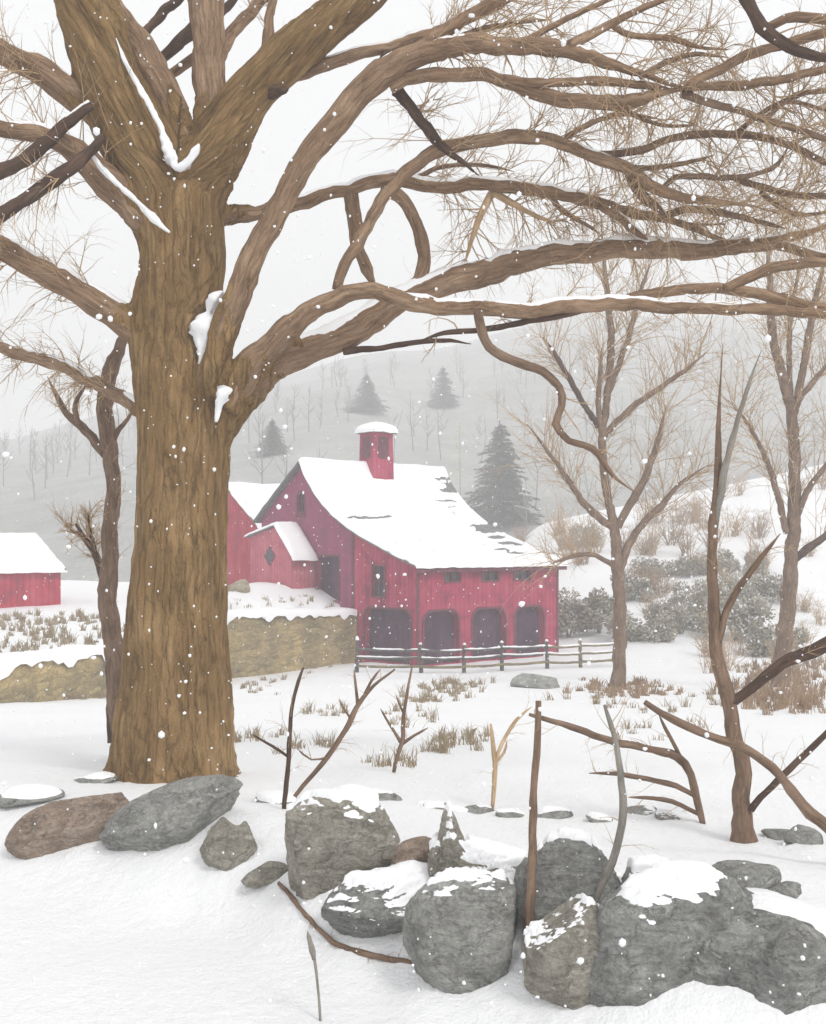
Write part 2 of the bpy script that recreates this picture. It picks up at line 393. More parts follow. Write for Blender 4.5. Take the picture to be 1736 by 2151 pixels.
L('branch', [(1195, 98, 11), (1240, 72, 10), (1290, 48, 8), (1340, 22, 7), (1400, -5, 6), (1480, -60, 3)], 11.3, 11.5, tw=7, seed=28)
L('branch', [(1095, 92, 6), (1140, 66, 7), (1190, 40, 6), (1260, 8, 5), (1330, -30, 3)], 11.4, 11.7, tw=6, seed=29)
L('branch', [(1285, 50, 6), (1310, 66, 6), (1350, 76, 6), (1420, 82, 7), (1470, 98, 4), (1530, 104, 3)], 11.4, 11.3, tw=12, seed=30, droop=.5)
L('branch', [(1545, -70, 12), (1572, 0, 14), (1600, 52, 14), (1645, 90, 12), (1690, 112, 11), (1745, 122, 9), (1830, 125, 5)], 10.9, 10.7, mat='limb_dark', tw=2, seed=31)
L('branch', [(1610, 62, 9), (1650, 40, 10), (1695, 34, 11), (1745, 40, 10), (1830, 60, 6)], 10.9, 10.6, tw=3, seed=32)
# right side, middle limbs
L('limb', [(440, 458, 26), (480, 450, 17), (540, 447, 15), (600, 433, 14), (660, 416, 13), (720, 399, 13), (780, 383, 13), (840, 376, 13), (910, 392, 14), (1000, 390, 13), (1090, 396, 13), (1170, 406, 13), (1240, 427, 13), (1300, 441, 11), (1380, 456, 11), (1450, 471, 9), (1525, 470, 5)], 12.4, 12.8, snow=.04, cover=.35, tw=8, tl=.7, collar=2, seed=33, start=.4, droop=.35)
L('branch', [(1425, 465, 8), (1470, 482, 7), (1500, 497, 5), (1540, 510, 3)], 12.7, 12.7, tw=5, seed=34)
L('branch', [(1265, 432, 9), (1300, 458, 9), (1335, 486, 8), (1362, 502, 6)], 12.6, 12.5, snow=.02, tw=3, seed=35)
L('limb', [(708, 610, 10), (725, 560, 12), (748, 515, 13), (775, 462, 12), (820, 402, 13), (868, 350, 14), (925, 318, 14), (985, 298, 14), (1050, 285, 14), (1115, 284, 14), (1180, 302, 13), (1240, 326, 13), (1310, 348, 13), (1370, 385, 13), (1430, 415, 10), (1500, 424, 8), (1570, 430, 6), (1640, 450, 3)], 12.1, 11.7, snow=.018, cover=-.05, tw=7, tl=.65, seed=36, start=.45, droop=.25)
L('branch', [(1235, 322, 8), (1290, 322, 8), (1345, 314, 8), (1410, 290, 8), (1480, 279, 8), (1560, 282, 8), (1650, 300, 7), (1740, 345, 6), (1820, 380, 3)], 11.9, 11.7, tw=9, seed=37, mat='young', droop=.3)
L('branch', [(1540, 284, 6), (1590, 245, 5), (1640, 215, 5), (1700, 195, 5), (1790, 190, 3)], 11.8, 11.8, tw=9, seed=38, mat='young')
L('branch', [(1395, 392, 6), (1420, 372, 6), (1470, 370, 6), (1530, 374, 6), (1590, 364, 5), (1635, 342, 5), (1660, 300, 3)], 11.8, 11.9, tw=8, seed=39, mat='young')
L('branch', [(1540, 372, 6), (1600, 392, 7), (1670, 410, 7), (1745, 412, 6), (1830, 420, 3)], 11.9, 12, tw=10, seed=40, mat='young')
L('branch', [(1318, 356, 11), (1335, 395, 11), (1362, 422, 10), (1400, 450, 8)], 11.9, 12.2, tw=3, seed=41, mat='young')
L('branch', [(1400, 455, 8), (1440, 440, 8), (1500, 443, 7), (1570, 458, 6), (1650, 480, 4)], 12.5, 12.5, tw=9, seed=42, mat='young')
L('branch', [(736, 400, 14), (740, 440, 16), (746, 480, 15), (752, 525, 12), (768, 565, 13), (790, 605, 10)], 12.55, 12.45, seed=43)
L('branch', [(800, 400, 12), (835, 415, 13), (868, 452, 14), (884, 508, 14), (892, 550, 14), (878, 588, 14), (840, 606, 12)], 12.5, 12.45, seed=44)
L('branch', [(832, 190, 13), (862, 225, 12), (895, 268, 11), (930, 304, 9), (965, 335, 6), (1005, 368, 4)], 11.8, 11.9, mat='limb_dark', tw=3, seed=45)
L('branch', [(1035, 400, 8), (1020, 425, 8), (1008, 460, 7), (990, 510, 5), (975, 555, 3)], 12.7, 12.6, tw=12, tl=.6, seed=46, mat='twig', droop=.5)
L('branch', [(1030, 400, 8), (1075, 425, 7), (1120, 450, 5), (1170, 470, 3)], 12.7, 12.7, tw=16, tl=.6, seed=47, mat='twig', droop=.5)
L('branch', [(905, 110, 9), (985, 70, 7), (1070, 50, 5), (1160, 40, 3)], 11.6, 12.6, mat='young', tw=9, tl=.75, seed=400, droop=.35, start=.05)
L('branch', [(1180, 300, 7), (1230, 262, 6), (1300, 240, 5), (1390, 250, 3)], 11.9, 12.8, mat='young', tw=9, tl=.75, seed=401, droop=.35, start=.05)
L('branch', [(940, 318, 6), (900, 285, 5), (880, 240, 4), (890, 215, 2)], 12.0, 12.6, mat='young', tw=9, tl=.75, seed=402, droop=.35, start=.05)
L('branch', [(1290, 340, 7), (1350, 352, 6), (1430, 345, 5), (1500, 325, 3)], 11.8, 12.8, mat='young', tw=9, tl=.75, seed=403, droop=.35, start=.05)
L('branch', [(1240, 212, 7), (1310, 232, 6), (1390, 262, 4), (1470, 262, 2)], 11.5, 12.3, mat='young', tw=9, tl=.75, seed=404, droop=.35, start=.05)
L('branch', [(1150, 402, 7), (1180, 440, 6), (1230, 470, 4), (1260, 490, 2)], 12.7, 13.2, mat='young', tw=9, tl=.75, seed=405, droop=.35, start=.05)
L('branch', [(1610, 250, 6), (1650, 215, 5), (1700, 220, 4), (1760, 240, 2)], 11.4, 12.0, mat='young', tw=9, tl=.75, seed=406, droop=.35, start=.05)
L('branch', [(860, 378, 6), (930, 350, 5), (1010, 345, 4), (1080, 360, 2)], 12.6, 13.2, mat='young', tw=9, tl=.75, seed=407, droop=.35, start=.05)
L('branch', [(1600, 402, 6), (1650, 440, 5), (1700, 450, 4), (1770, 440, 2)], 12.0, 12.5, mat='young', tw=9, tl=.75, seed=408, droop=.35, start=.05)
L('branch', [(1350, 158, 7), (1400, 130, 6), (1460, 115, 5), (1530, 120, 2)], 11.2, 11.9, mat='young', tw=9, tl=.75, seed=409, droop=.35, start=.05)
# lower right limbs
L('limb', [(470, 845, 36), (520, 782, 34), (570, 726, 28), (622, 674, 24), (680, 638, 21), (740, 616, 18), (805, 617, 18), (868, 635, 17), (950, 648, 16), (1050, 652, 16), (1150, 647, 15), (1240, 641, 15), (1310, 636, 14), (1400, 645, 13), (1500, 650, 12), (1600, 650, 13), (1680, 655, 16), (1745, 664, 17), (1850, 680, 12)], 12.0, 10.9, snow=.035, cover=.3, tw=1.6, tl=.5, collar=3, seed=48, start=.5, up=.3)
L('limb', [(460, 880, 40), (530, 800, 38), (590, 758, 34), (650, 730, 31), (720, 704, 30), (790, 664, 28), (850, 627, 25), (930, 596, 26), (1010, 571, 26), (1110, 546, 24), (1220, 530, 22), (1330, 523, 22), (1450, 525, 18), (1560, 519, 16), (1640, 506, 14), (1690, 490, 11), (1745, 472, 9), (1850, 440, 5)], 12.2, 12.9, snow=.05, cover=.5, tw=1.6, tl=.7, collar=3, seed=49, start=.4, up=.3)
L('branch', [(1610, 512, 11), (1660, 522, 10), (1745, 542, 10), (1850, 570, 6)], 12.8, 12.6, snow=.03, tw=3, seed=50)
L('branch', [(1290, 638, 10), (1340, 620, 11), (1420, 608, 11), (1520, 606, 11), (1600, 621, 12), (1680, 640, 13), (1745, 656, 13), (1850, 690, 8)], 11.3, 11.2, tw=2, seed=51)
L('branch', [(1520, 606, 9), (1560, 588, 11), (1610, 565, 12), (1670, 553, 11), (1745, 550, 10), (1850, 540, 6)], 11.2, 11.3, tw=2, seed=52)
L('branch', [(1230, 645, 9), (1180, 660, 8), (1110, 675, 7), (1040, 688, 6), (980, 694, 6), (920, 703, 5), (870, 722, 3)], 11.4, 11.6, mat='limb_dark', tw=1.5, tl=.4, seed=53)
L('branch', [(720, 738, 8), (790, 733, 6), (860, 722, 6), (930, 714, 5), (990, 722, 3)], 12.3, 12.1, mat='limb_dark', seed=54)
L('branch', [(1008, 655, 10), (1015, 700, 10), (1040, 740, 10), (1090, 762, 10), (1140, 780, 9), (1174, 812, 8), (1180, 850, 8), (1170, 890, 8), (1195, 925, 7), (1245, 942, 7), (1288, 998, 6), (1338, 1036, 3)], 11.2, 11.0, mat='young', tw=1.2, tl=.3, seed=55, sub=2)
# left limbs
L('limb', [(270, 262, 30), (190, 222, 32), (130, 180, 30), (70, 140, 27), (0, 108, 25), (-80, 70, 18), (-200, 30, 8)], 12.15, 11.5, snow=.03, cover=.2, tw=8, tl=.9, seed=56, collar=2)
L('limb', [(372, 520, 30), (310, 455, 40), (250, 405, 36), (195, 350, 30), (150, 310, 24), (90, 281, 19), (0, 268, 18), (-90, 250, 12), (-200, 260, 6)], 12.15, 11.4, snow=.035, cover=.4, tw=8, tl=.9, seed=57, collar=3)
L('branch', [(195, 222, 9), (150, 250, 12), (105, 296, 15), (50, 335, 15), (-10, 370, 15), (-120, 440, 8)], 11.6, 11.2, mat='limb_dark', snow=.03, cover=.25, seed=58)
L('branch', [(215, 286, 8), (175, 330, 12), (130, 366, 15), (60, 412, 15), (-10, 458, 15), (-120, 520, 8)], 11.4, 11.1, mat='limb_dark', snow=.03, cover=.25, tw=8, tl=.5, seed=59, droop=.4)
L('limb', [(345, 722, 30), (270, 676, 33), (200, 632, 30), (130, 588, 28), (60, 552, 26), (-10, 516, 25), (-120, 480, 16), (-240, 460, 7)], 12.2, 11.4, snow=.03, cover=.3, tw=10, tl=.7, seed=60, collar=2, droop=.3)
L('limb', [(330, 885, 14), (285, 856, 15), (240, 826, 15), (190, 797, 15), (100, 758, 13), (0, 730, 12), (-110, 690, 6)], 12.4, 15.0, snow=.03, cover=.3, tw=9, tl=.6, seed=61, collar=1, droop=.2)
tm = MB()
tm.tube(lw([(362, 1665, 158), (362, 1625, 142), (366, 1560, 126), (370, 1450, 115), (374, 1300, 106), (380, 1120, 97), (386, 1000, 93), (388, 900, 92), (368, 800, 86), (346, 710, 72), (356, 640, 76), (382, 590, 88), (384, 500, 88), (376, 440, 90), (372, 400, 84)], 12.2, 12.2), 28, .05, 1)
tm.tube(lw([(376, 520, 78), (345, 430, 80), (300, 330, 76), (255, 230, 72), (215, 120, 68), (185, 20, 66), (165, -70, 60), (150, -200, 48)], 12.2, 11.9), 22, .05, 2)
tm.tube(lw([(388, 520, 78), (402, 430, 70), (440, 350, 60), (480, 280, 54), (525, 200, 52), (590, 132, 48), (670, 62, 45), (740, 8, 42), (820, -60, 36), (930, -140, 26)], 12.2, 12.5), 20, .06, 3)
tm.tube(lw([(440, 905, 55), (480, 850, 46), (530, 792, 42), (580, 752, 36), (640, 728, 31)], 12.15, 12.3), 16, .05, 4)
for a, ln, rr in ((-2.9, 1.0, .17), (-.25, .98, .15), (-1.2, .85, .2), (-2.1, .85, .2), (.9, .9, .16), (2.2, .9, .16)):
    tm.tube([(V(cos(a) * ln * q, sin(a) * ln * q, .75 * max(0, 1 - q) ** 2.2 - .12 * q), lerp(.3, rr * .6, q)) for q in (.1, .3, .5, .7, .9, 1.05)], 10, .1, a)
for a_, k_ in LIMBS:
    cn = k_.pop('collar', 0)
    if cn:
        w = spline(resample_branch(a_[1], a_[2], a_[3])[:cn + 1], .06); m_ = len(w) - 1
        tm.tube([(p - TB, r * lerp(1.28, .8, i / m_)) for i, (p, r) in enumerate(w)], 14, .05, 3)
tr = tm.build('trunk', M['bark'], old)
md = tr.modifiers.new('r', 'REMESH'); md.mode = 'VOXEL'; md.voxel_size = .024; md.use_smooth_shade = True
sm_ = tr.modifiers.new('s', 'SMOOTH'); sm_.iterations = 6; sm_.factor = .5
me = evaluated_mesh(tr); tr.modifiers.clear(); tr.data = me
if not me.materials: me.materials.append(M['bark'])
_n = [v.normal.copy() for v in me.vertices]; _c = [v.co.copy() for v in me.vertices]; _f = []
for c, n in zip(_c, _n):
    k = ss((c.z - 6.3) / .6); sx = c.x + (.55 if c.x < .1 else -.8) * (c.z - 6.3) * k; rg_ = 1 - abs(N(sx * 6.5, c.y * 6.5, c.z * .9 + .6 * N(c.x * 2, c.y * 2, c.z * 2))) * 2.4; r2 = 1 - abs(N(sx * 14, c.y * 14, c.z * 2.0 + 7)) * 2.4
    c += n * (.026 * rg_ + .014 * r2 - .02 + .035 * N(c.x * 2, c.y * 2, c.z * 1.3 + 3)); _f.extend(c)
me.vertices.foreach_set('co', _f); me.update()
if 'grain' in me.attributes: me.attributes.remove(me.attributes['grain'])
ga = me.attributes.new('grain', 'FLOAT_VECTOR', 'POINT')
_f = []
for c in _c:
    _f += (c.x + (.55 if c.x < .1 else -.8) * (c.z - 6.3) * ss((c.z - 6.3) / .6), c.y, c.z)
ga.data.foreach_set('vector', _f)
me.polygons.foreach_set('use_smooth', [True] * len(me.polygons))

for a_, k_ in LIMBS: limb(old, *a_, **k_)
# snow lodged in the forks
def snow_lump(pts, D, seed, parent=old):
    mb = MB(); mb.tube([(p - TB, r) for p, r in spline([(P(x + 5 * N(y * .05, seed), y, D + .03 * N(y * .03, seed, 4)), r / FPX * D * (.8 + 1.1 * N(y * .045, x * .045, seed))) for x, y, r in pts], .03)], 12, .8, seed)
    return mb.build('snow', M['snow'], parent)
snow_lump([(244, 80, 2), (262, 125, 6), (290, 178, 7), (318, 225, 7), (340, 275, 7), (356, 322, 10), (372, 350, 11), (392, 345, 9), (410, 318, 8), (418, 302, 2)], 11.72, 3)
snow_lump([(190, 318, 2), (215, 352, 7), (250, 390, 7), (290, 425, 7), (320, 455, 6), (358, 488, 2)], 11.5, 8)
snow_lump([(470, 612, 3), (452, 628, 24), (440, 655, 28), (433, 690, 22), (428, 735, 14), (426, 775, 7), (424, 803, 2)], 11.93, 5)
snow_lump([(488, 818, 3), (470, 826, 15), (460, 850, 9), (452, 886, 2)], 11.72, 6)
snow_lump([(470, 196, 14), (486, 182, 13), (500, 170, 5)], 12.4, 7)

# ---- young trees
def young_tree(px, base, label, stems, D, mat='young', name='young_tree', tw=6, tl=.7, seed=0, r0=.007, spread=.8, up=.55, snow=0):
    root = empty(name, base, 0, label, 'tree')
    for i, (nm, pts, m2) in enumerate(stems):
        limb(root, nm, pts, D, D + (0 if i == 0 else random.uniform(-spread, spread)), mat=m2 or mat, tw=tw if i else tw * .6, tl=tl, seed=seed + i, sides=8, rough=.2, droop=-.25, up=up, start=.35, r0=r0, sub=5, snow=snow, cover=.1)
    return root
b1 = hit(1300, 1446); D1 = b1.y
young_tree(1300, b1, 'slender bare brown tree beside the end of the rail fence', [
    ('trunk', [(1300, 1452, 17), (1301, 1400, 14), (1302, 1300, 14), (1298, 1200, 13), (1292, 1120, 11), (1280, 1060, 9), (1268, 980, 9), (1266, 900, 9), (1276, 840, 8), (1284, 720, 8), (1278, 640, 7), (1270, 550, 6), (1262, 450, 3)], None),
    ('branch', [(1264, 905, 7), (1257, 850, 6), (1260, 780, 5), (1264, 730, 2)], None),
    ('branch', [(1258, 895, 6), (1225, 845, 6), (1190, 785, 6), (1160, 735, 6), (1140, 708, 4)], 'limb_dark'),
    ('branch', [(1268, 915, 7), (1320, 862, 7), (1375, 822, 6), (1430, 785, 5), (1490, 735, 2)], None),
    ('branch', [(1298, 1108, 8), (1330, 1050, 9), (1360, 990, 8), (1385, 920, 6), (1400, 850, 2)], None),
    ('branch', [(1302, 1195, 9), (1335, 1120, 8), (1390, 1060, 7), (1430, 1015, 4), (1490, 975, 2)], None),
    ('branch', [(1290, 1112, 8), (1240, 1070, 8), (1205, 1025, 6), (1160, 960, 4), (1108, 890, 2)], None),
    ('branch', [(1290, 1190, 6), (1250, 1166, 5), (1210, 1166, 5), (1155, 1185, 2)], None),
    ('branch', [(1276, 830, 6), (1305, 755, 6), (1325, 690, 6), (1345, 615, 5), (1372, 540, 2)], None),
], D1, tw=5.5, tl=1.7, seed=100, r0=.017)
b2 = hit(1640, 1442); D2 = b2.y
young_tree(1640, b2, 'tall bare brown tree near the right edge behind the brown weeds', [
    ('trunk', [(1638, 1450, 22), (1644, 1385, 19), (1655, 1280, 17), (1662, 1180, 15), (1668, 1100, 14), (1670, 1000, 13), (1666, 900, 12), (1660, 850, 12), (1644, 790, 11), (1625, 715, 9), (1618, 640, 8), (1616, 560, 7), (1605, 440, 3)], None),
    ('branch', [(1668, 870, 8), (1685, 790, 8), (1700, 700, 8), (1718, 610, 6), (1740, 520, 2)], None),
    ('branch', [(1662, 850, 6), (1658, 760, 6), (1662, 660, 5), (1680, 560, 3), (1690, 500, 2)], None),
    ('branch', [(1654, 1120, 8), (1635, 1040, 7), (1610, 965, 6), (1575, 895, 4), (1530, 840, 2)], None),
    ('branch', [(1672, 1090, 7), (1700, 1025, 7), (1745, 965, 5), (1790, 900, 2)], None),
    ('branch', [(1668, 1175, 9), (1700, 1150, 9), (1745, 1118, 7), (1800, 1080, 3)], 'limb_dark'),
    ('branch', [(1662, 860, 7), (1710, 800, 6), (1745, 760, 4), (1790, 720, 2)], None),
], D2, tw=5.5, tl=1.7, seed=120, r0=.017)
b3 = hit(1566, 1766); D3 = b3.y
young_tree(1566, b3, 'crooked sapling in the right foreground with a low limb reaching right', [
    ('trunk', [(1567, 1785, 32), (1565, 1740, 24), (1561, 1680, 19), (1556, 1590, 17), (1536, 1490, 16), (1515, 1400, 15), (1501, 1320, 14), (1497, 1200, 11), (1498, 1100, 10), (1508, 1000, 9), (1509, 900, 6), (1514, 800, 4), (1519, 720, 2)], None),
    ('branch', [(1500, 1110, 8), (1520, 1000, 8), (1545, 900, 6), (1575, 800, 4), (1600, 735, 2)], 'young_grey'),
    ('branch', [(1508, 1350, 8), (1535, 1265, 8), (1585, 1190, 7), (1640, 1120, 3)], None),
    ('limb', [(1536, 1478, 11), (1580, 1444, 11), (1640, 1398, 13), (1690, 1372, 15), (1745, 1346, 16), (1850, 1300, 10)], 'limb_dark'),
], D3, tw=4.5, tl=.4, seed=140, r0=.004, spread=.35)
D4 = 14.2; x4 = P(262, 1580, D4); b4 = V(x4.x, x4.y, G(x4.x, x4.y))
young_tree(250, b4, 'thin crooked tree close behind the left side of the old trunk', [
    ('trunk', [(268, 1640, 22), (256, 1560, 21), (246, 1480, 20), (240, 1380, 21), (228, 1240, 20), (232, 1120, 17), (238, 1030, 16), (230, 950, 17), (222, 860, 18), (232, 780, 17), (256, 715, 15), (285, 655, 12), (320, 600, 10)], None),
    ('branch', [(222, 950, 12), (195, 920, 10), (162, 888, 10), (135, 860, 7), (112, 815, 4), (100, 790, 2)], None),
    ('branch', [(165, 890, 6), (158, 860, 6), (165, 835, 5), (182, 810, 3)], None),
    ('branch', [(238, 930, 7), (250, 900, 6), (268, 880, 4), (285, 850, 2)], None),
], D4, tw=7, tl=.4, seed=160, r0=.005, spread=.5)

# ------------------------------------------------------------------ stones
def rock_mat(name, a, b_, c):
    m, t, b = newmat(name); o = coord(t)
    n = noise_(t, o, 3.5, 9, .7, (1, 1, 1.4), .8); f = noise_(t, o, 40, 6, .7); g = noise_(t, o, 9, 8, .7, (1, 1, 2.2), 1.2)
    v = t.nodes.new('ShaderNodeTexVoronoi'); v.feature = 'DISTANCE_TO_EDGE'; v.inputs['Scale'].default_value = 3.2
    wv = mixc(t, 'ADD', .35, o, ramp(t, g, [(0, (0, 0, 0)), (1, (1, 1, 1))])); t.links.new(wv, v.inputs['Vector'])
    crack = ramp(t, v.outputs['Distance'], [(0, (.25, .25, .25)), (.025, (1, 1, 1))])
    col = ramp(t, n, [(.3, a), (.5, b_), (.66, c)])
    col = mixc(t, 'MULTIPLY', .6, col, ramp(t, g, [(.35, (.55, .55, .55)), (.6, (1.05, 1.05, 1.05))]))
    col = mixc(t, 'MULTIPLY', .55, col, ramp(t, f, [(.35, (.45, .45, .45)), (.6, (1.08, 1.08, 1.08))])); col = mixc(t, 'MULTIPLY', .4, col, crack)
    lich = ramp(t, noise_(t, o, 6.5, 4, .75, dist=1.5), [(.6, (0, 0, 0)), (.66, (1, 1, 1))])
    col = mixc(t, 'MIX', math_(t, 'MULTIPLY', lich, .4), col, (.42, .42, .37))
    t.links.new(col, b.inputs['Base Color']); b.inputs['Roughness'].default_value = .92
    bump(t, b, math_(t, 'ADD', math_(t, 'ADD', g, math_(t, 'MULTIPLY', f, .3)), math_(t, 'MULTIPLY', crack, .12)), 1.0, .06); return m
RM = {'grey': rock_mat('grey_stone', (.26, .258, .245), (.44, .438, .41), (.58, .575, .545)),
      'dark': rock_mat('dark_grey_stone', (.21, .21, .2), (.375, .375, .355), (.52, .52, .495)),
      'brown': rock_mat('brown_stone', (.3, .225, .175), (.48, .365, .29), (.6, .5, .42)),
      'tan': rock_mat('tan_stone', (.3, .25, .17), (.46, .39, .28), (.58, .51, .39)),
      'lichen': rock_mat('grey_brown_stone', (.26, .24, .205), (.45, .42, .355), (.6, .56, .485))}
def rock(px, py, w, h, D, tilt, mat, label, seed, depth=.75, snow=.0, cuts=11, group='boulders of the tumbled stone wall', horn=None, name='boulder', thr=.55):
    if D is None: D = hit(px, py + .34 * h).y
    if D < 11 and w > 60 and name == 'boulder': q_ = P(px, py, D); NEWD.append((q_.x, D, w / 2 / FPX * D, .04 + .13 * h / FPX * D))
    rnd = random.Random(seed); s = D / FPX
    bm = bmesh.new(); bmesh.ops.create_icosphere(bm, subdivisions=6 if w > 140 else 5, radius=1)
    planes = []
    for _ in range(cuts):
        n = V(rnd.gauss(0, 1), rnd.gauss(0, 1), rnd.gauss(0, 1)).normalized(); planes.append((n, rnd.uniform(.6, .88)))
    R = Matrix.Rotation(radians(tilt), 3, 'Y')                    # tilt in the picture, right end up when positive
    sc = V(w / 2 * s * 1.08, w / 2 * s * depth, h / 2 * s * 1.1); o3 = rnd.uniform(0, 50)
    for v in bm.verts:
        c = v.co.copy()
        for n, d in planes:
            k = c.dot(n) - d
            if k > 0: c -= n * k * .96
        if horn:
            for hx, hz, hr, hl in horn:
                q = exp(-((c.x - hx) ** 2) / (hr * hr)) * max(0, c.z); c.z += hl * q
        c *= 1.14 + .1 * N(c.x * 1.4 + o3, c.y * 1.4, c.z * 1.4) + .06 * (.4 - abs(N(c.x * 3.2 + o3, c.y * 3.2, c.z * 4.5))) + .03 * (.3 - abs(N(c.x * 8 + o3, c.y * 8, c.z * 10))) + .012 * N(c.x * 20 + o3, c.y * 20, c.z * 20)
        v.co = R.inverted() @ V(c.x * sc.x, c.y * sc.y, c.z * sc.z)
    bm.normal_update()
    me = bpy.data.meshes.new(name); bm.to_mesh(me)
    for p in me.polygons: p.use_smooth = True
    me.materials.append(RM[mat])
    o = bpy.data.objects.new(name, me); COL.objects.link(o); o.location = P(px, py, D); tag(o, label, 'rock', group)
    if snow:
        keep = {}
        for v in bm.verts:
            g = (v.normal.z - thr + .06) * 2.6 + .75 * N(v.co.x * 2.6 + o3, v.co.y * 2.6, v.co.z * 2.6) + .15 * N(v.co.x * 8 + o3, v.co.y * 8, v.co.z * 8)
            keep[v.index] = g
        vs = []
        for v in bm.verts:
            g = max(-1, min(1, keep[v.index])); v.co += V(v.normal.x * .4, v.normal.y * .4, .9) * (1.7 * snow * ss(g * 1.6) if g > 0 else .02 * g)
        bmesh.ops.delete(bm, geom=[f for f in bm.faces if max(keep[v.index] for v in f.verts) < -.25], context='FACES')
        bm.normal_update(); m2 = bpy.data.meshes.new('snow'); bm.to_mesh(m2)
        for p in m2.polygons: p.use_smooth = True
        m2.materials.append(M['snow']); c = bpy.data.objects.new('snow', m2); COL.objects.link(c); c.parent = o
    bm.free(); return o
A = None; NEWD = []
rock(160, 1732, 235, 100, A, 16, 'brown', 'long brown boulder at the far left end of the tumbled stones', 1, .6)
rock(362, 1722, 280, 112, A, 22, 'grey', 'long grey slab boulder tilted up below the old tree trunk', 2, .5)
rock(484, 1788, 104, 92, A, 0, 'lichen', 'small jagged grey stone alone in the snow below the long slab', 3, .8, cuts=14, horn=[(-.25, 0, .3, .5), (.6, 0, .22, .35)])
rock(558, 1842, 88, 48, A, 10, 'lichen', 'smallest flat grey stone at the top of the trailing vine', 4, .8)
rock(708, 1790, 225, 205, A, 0, 'lichen', 'big rounded grey-brown boulder left of the small brown stone', 55, .7, snow=.03, thr=.72, cuts=8)
rock(884, 1816, 96, 96, A, 0, 'brown', 'small brown stone between two big grey boulders', 6, .8, cuts=7)
rock(822, 1898, 235, 122, A, 10, 'dark', 'low dark grey boulder under the rounded grey-brown one', 57, .75, snow=.03, thr=.85)
rock(1015, 1830, 190, 108, A, -4, 'lichen', 'grey boulder with a raised horn at its left end', 8, .7, snow=.03, thr=.6, horn=[(-.72, 0, .24, 1.5)], cuts=6)
rock(1195, 1875, 190, 185, A, 18, 'dark', 'square dark grey boulder just right of the tall stake', 59, .6, snow=.03, thr=.75, cuts=8)
rock(988, 1972, 245, 230, A, 0, 'grey', 'large round grey boulder just left of the foot of the stake', 10, .7, snow=.025, thr=.85, cuts=8)
rock(1195, 2018, 215, 205, A, 10, 'lichen', 'mottled grey-brown boulder just right of the foot of the stake', 61, .7, snow=.02, thr=.9, cuts=8)
rock(1475, 2062, 460, 340, 6.8, -16, 'dark', 'biggest grey boulder filling the lower right corner', 62, .55, snow=.03, thr=.9, cuts=8)
rock(1372, 1935, 220, 190, 7.3, -6, 'grey', 'grey boulder leaning on the back of the biggest boulder', 13, .6, snow=.03, thr=.7, cuts=8)
rock(1570, 1990, 210, 150, 7.2, -22, 'dark', 'dark sloping boulder on the right shoulder of the biggest boulder', 65, .6, cuts=8)
rock(1640, 2095, 320, 270, 6.5, -16, 'dark', 'dark grey boulder at the right foot of the biggest boulder', 19, .7)
rock(1553, 1852, 135, 80, A, 14, 'grey', 'small flat grey stone lying alone in the snow above the biggest boulder', 14, .8, cuts=7)
rock(1692, 2000, 106, 96, 6.25, 8, 'grey', 'small grey stone at the right edge beside the biggest boulder', 15, .8)
rock(1640, 1880, 78, 40, A, 18, 'grey', 'tiny grey stone right of the lone flat stone', 16, .8)
rock(1690, 1764, 68, 48, A, -20, 'grey', 'tiny tilted grey stone near the right edge by the fallen branch', 17, .8)
rock(1632, 1752, 54, 24, A, 0, 'grey', 'thin grey stone edge right of the crooked sapling foot', 18, .8)
DRIFT += NEWD
h = hit(1130, 1442); rock(1130, 1436, 92, 46, h.y, 0, 'grey', 'grey rock in the snowfield above the arching bramble', 20, .8, group=None, name='rock')
h = hit(500, 1238); rock(502, 1236, 38, 38, h.y, 0, 'tan', 'round tan rock between the old trunk and the barn porch', 21, .8, group=None, name='rock')
# flat grey stones added to stand for thin shadow lines along the snowy crest
crest = [(60, 1672, 120, 20, -4, 'left of the long brown boulder'), (195, 1640, 90, 17, -6, 'above the long brown boulder'), (290, 1634, 70, 20, 0, 'at the left foot of the old trunk'),
         (590, 1682, 90, 16, 6, 'at the foot of the dark straight stick'), (690, 1684, 70, 16, -4, 'above the big rounded boulder'), (800, 1678, 80, 22, 12, 'right above the small brown stone'),
         (930, 1698, 90, 15, 4, 'below the pale sapling, left'), (1005, 1703, 60, 14, 3, 'at the foot of the pale Y-shaped sapling'), (1080, 1715, 62, 17, 10, 'just left of the tall stake'),
         (1160, 1712, 72, 18, -10, 'just right of the tall stake'), (1262, 1722, 56, 15, 14, 'left of the pale grey stem'), (1352, 1704, 70, 16, -2, 'right of the pale grey stem'), (1412, 1720, 60, 14, 16, 'below the arching bramble')]
for i, (x, y, w, hh, t, wh) in enumerate(crest):
    q = hit(x, y); o = rock(x, y + 2, w, hh * 1.5, q.y, -t, 'grey', 'flat grey stone added as a crest shadow line, half under snow ' + wh, 40 + i, .8, snow=.02, cuts=5, group='stones added as shadow lines along the snowy wall crest', name='shadow_line_stone', thr=.9)

tag(grid('snowy_ground', R_, C_, gfn, M['ground_snow']), kind='structure')

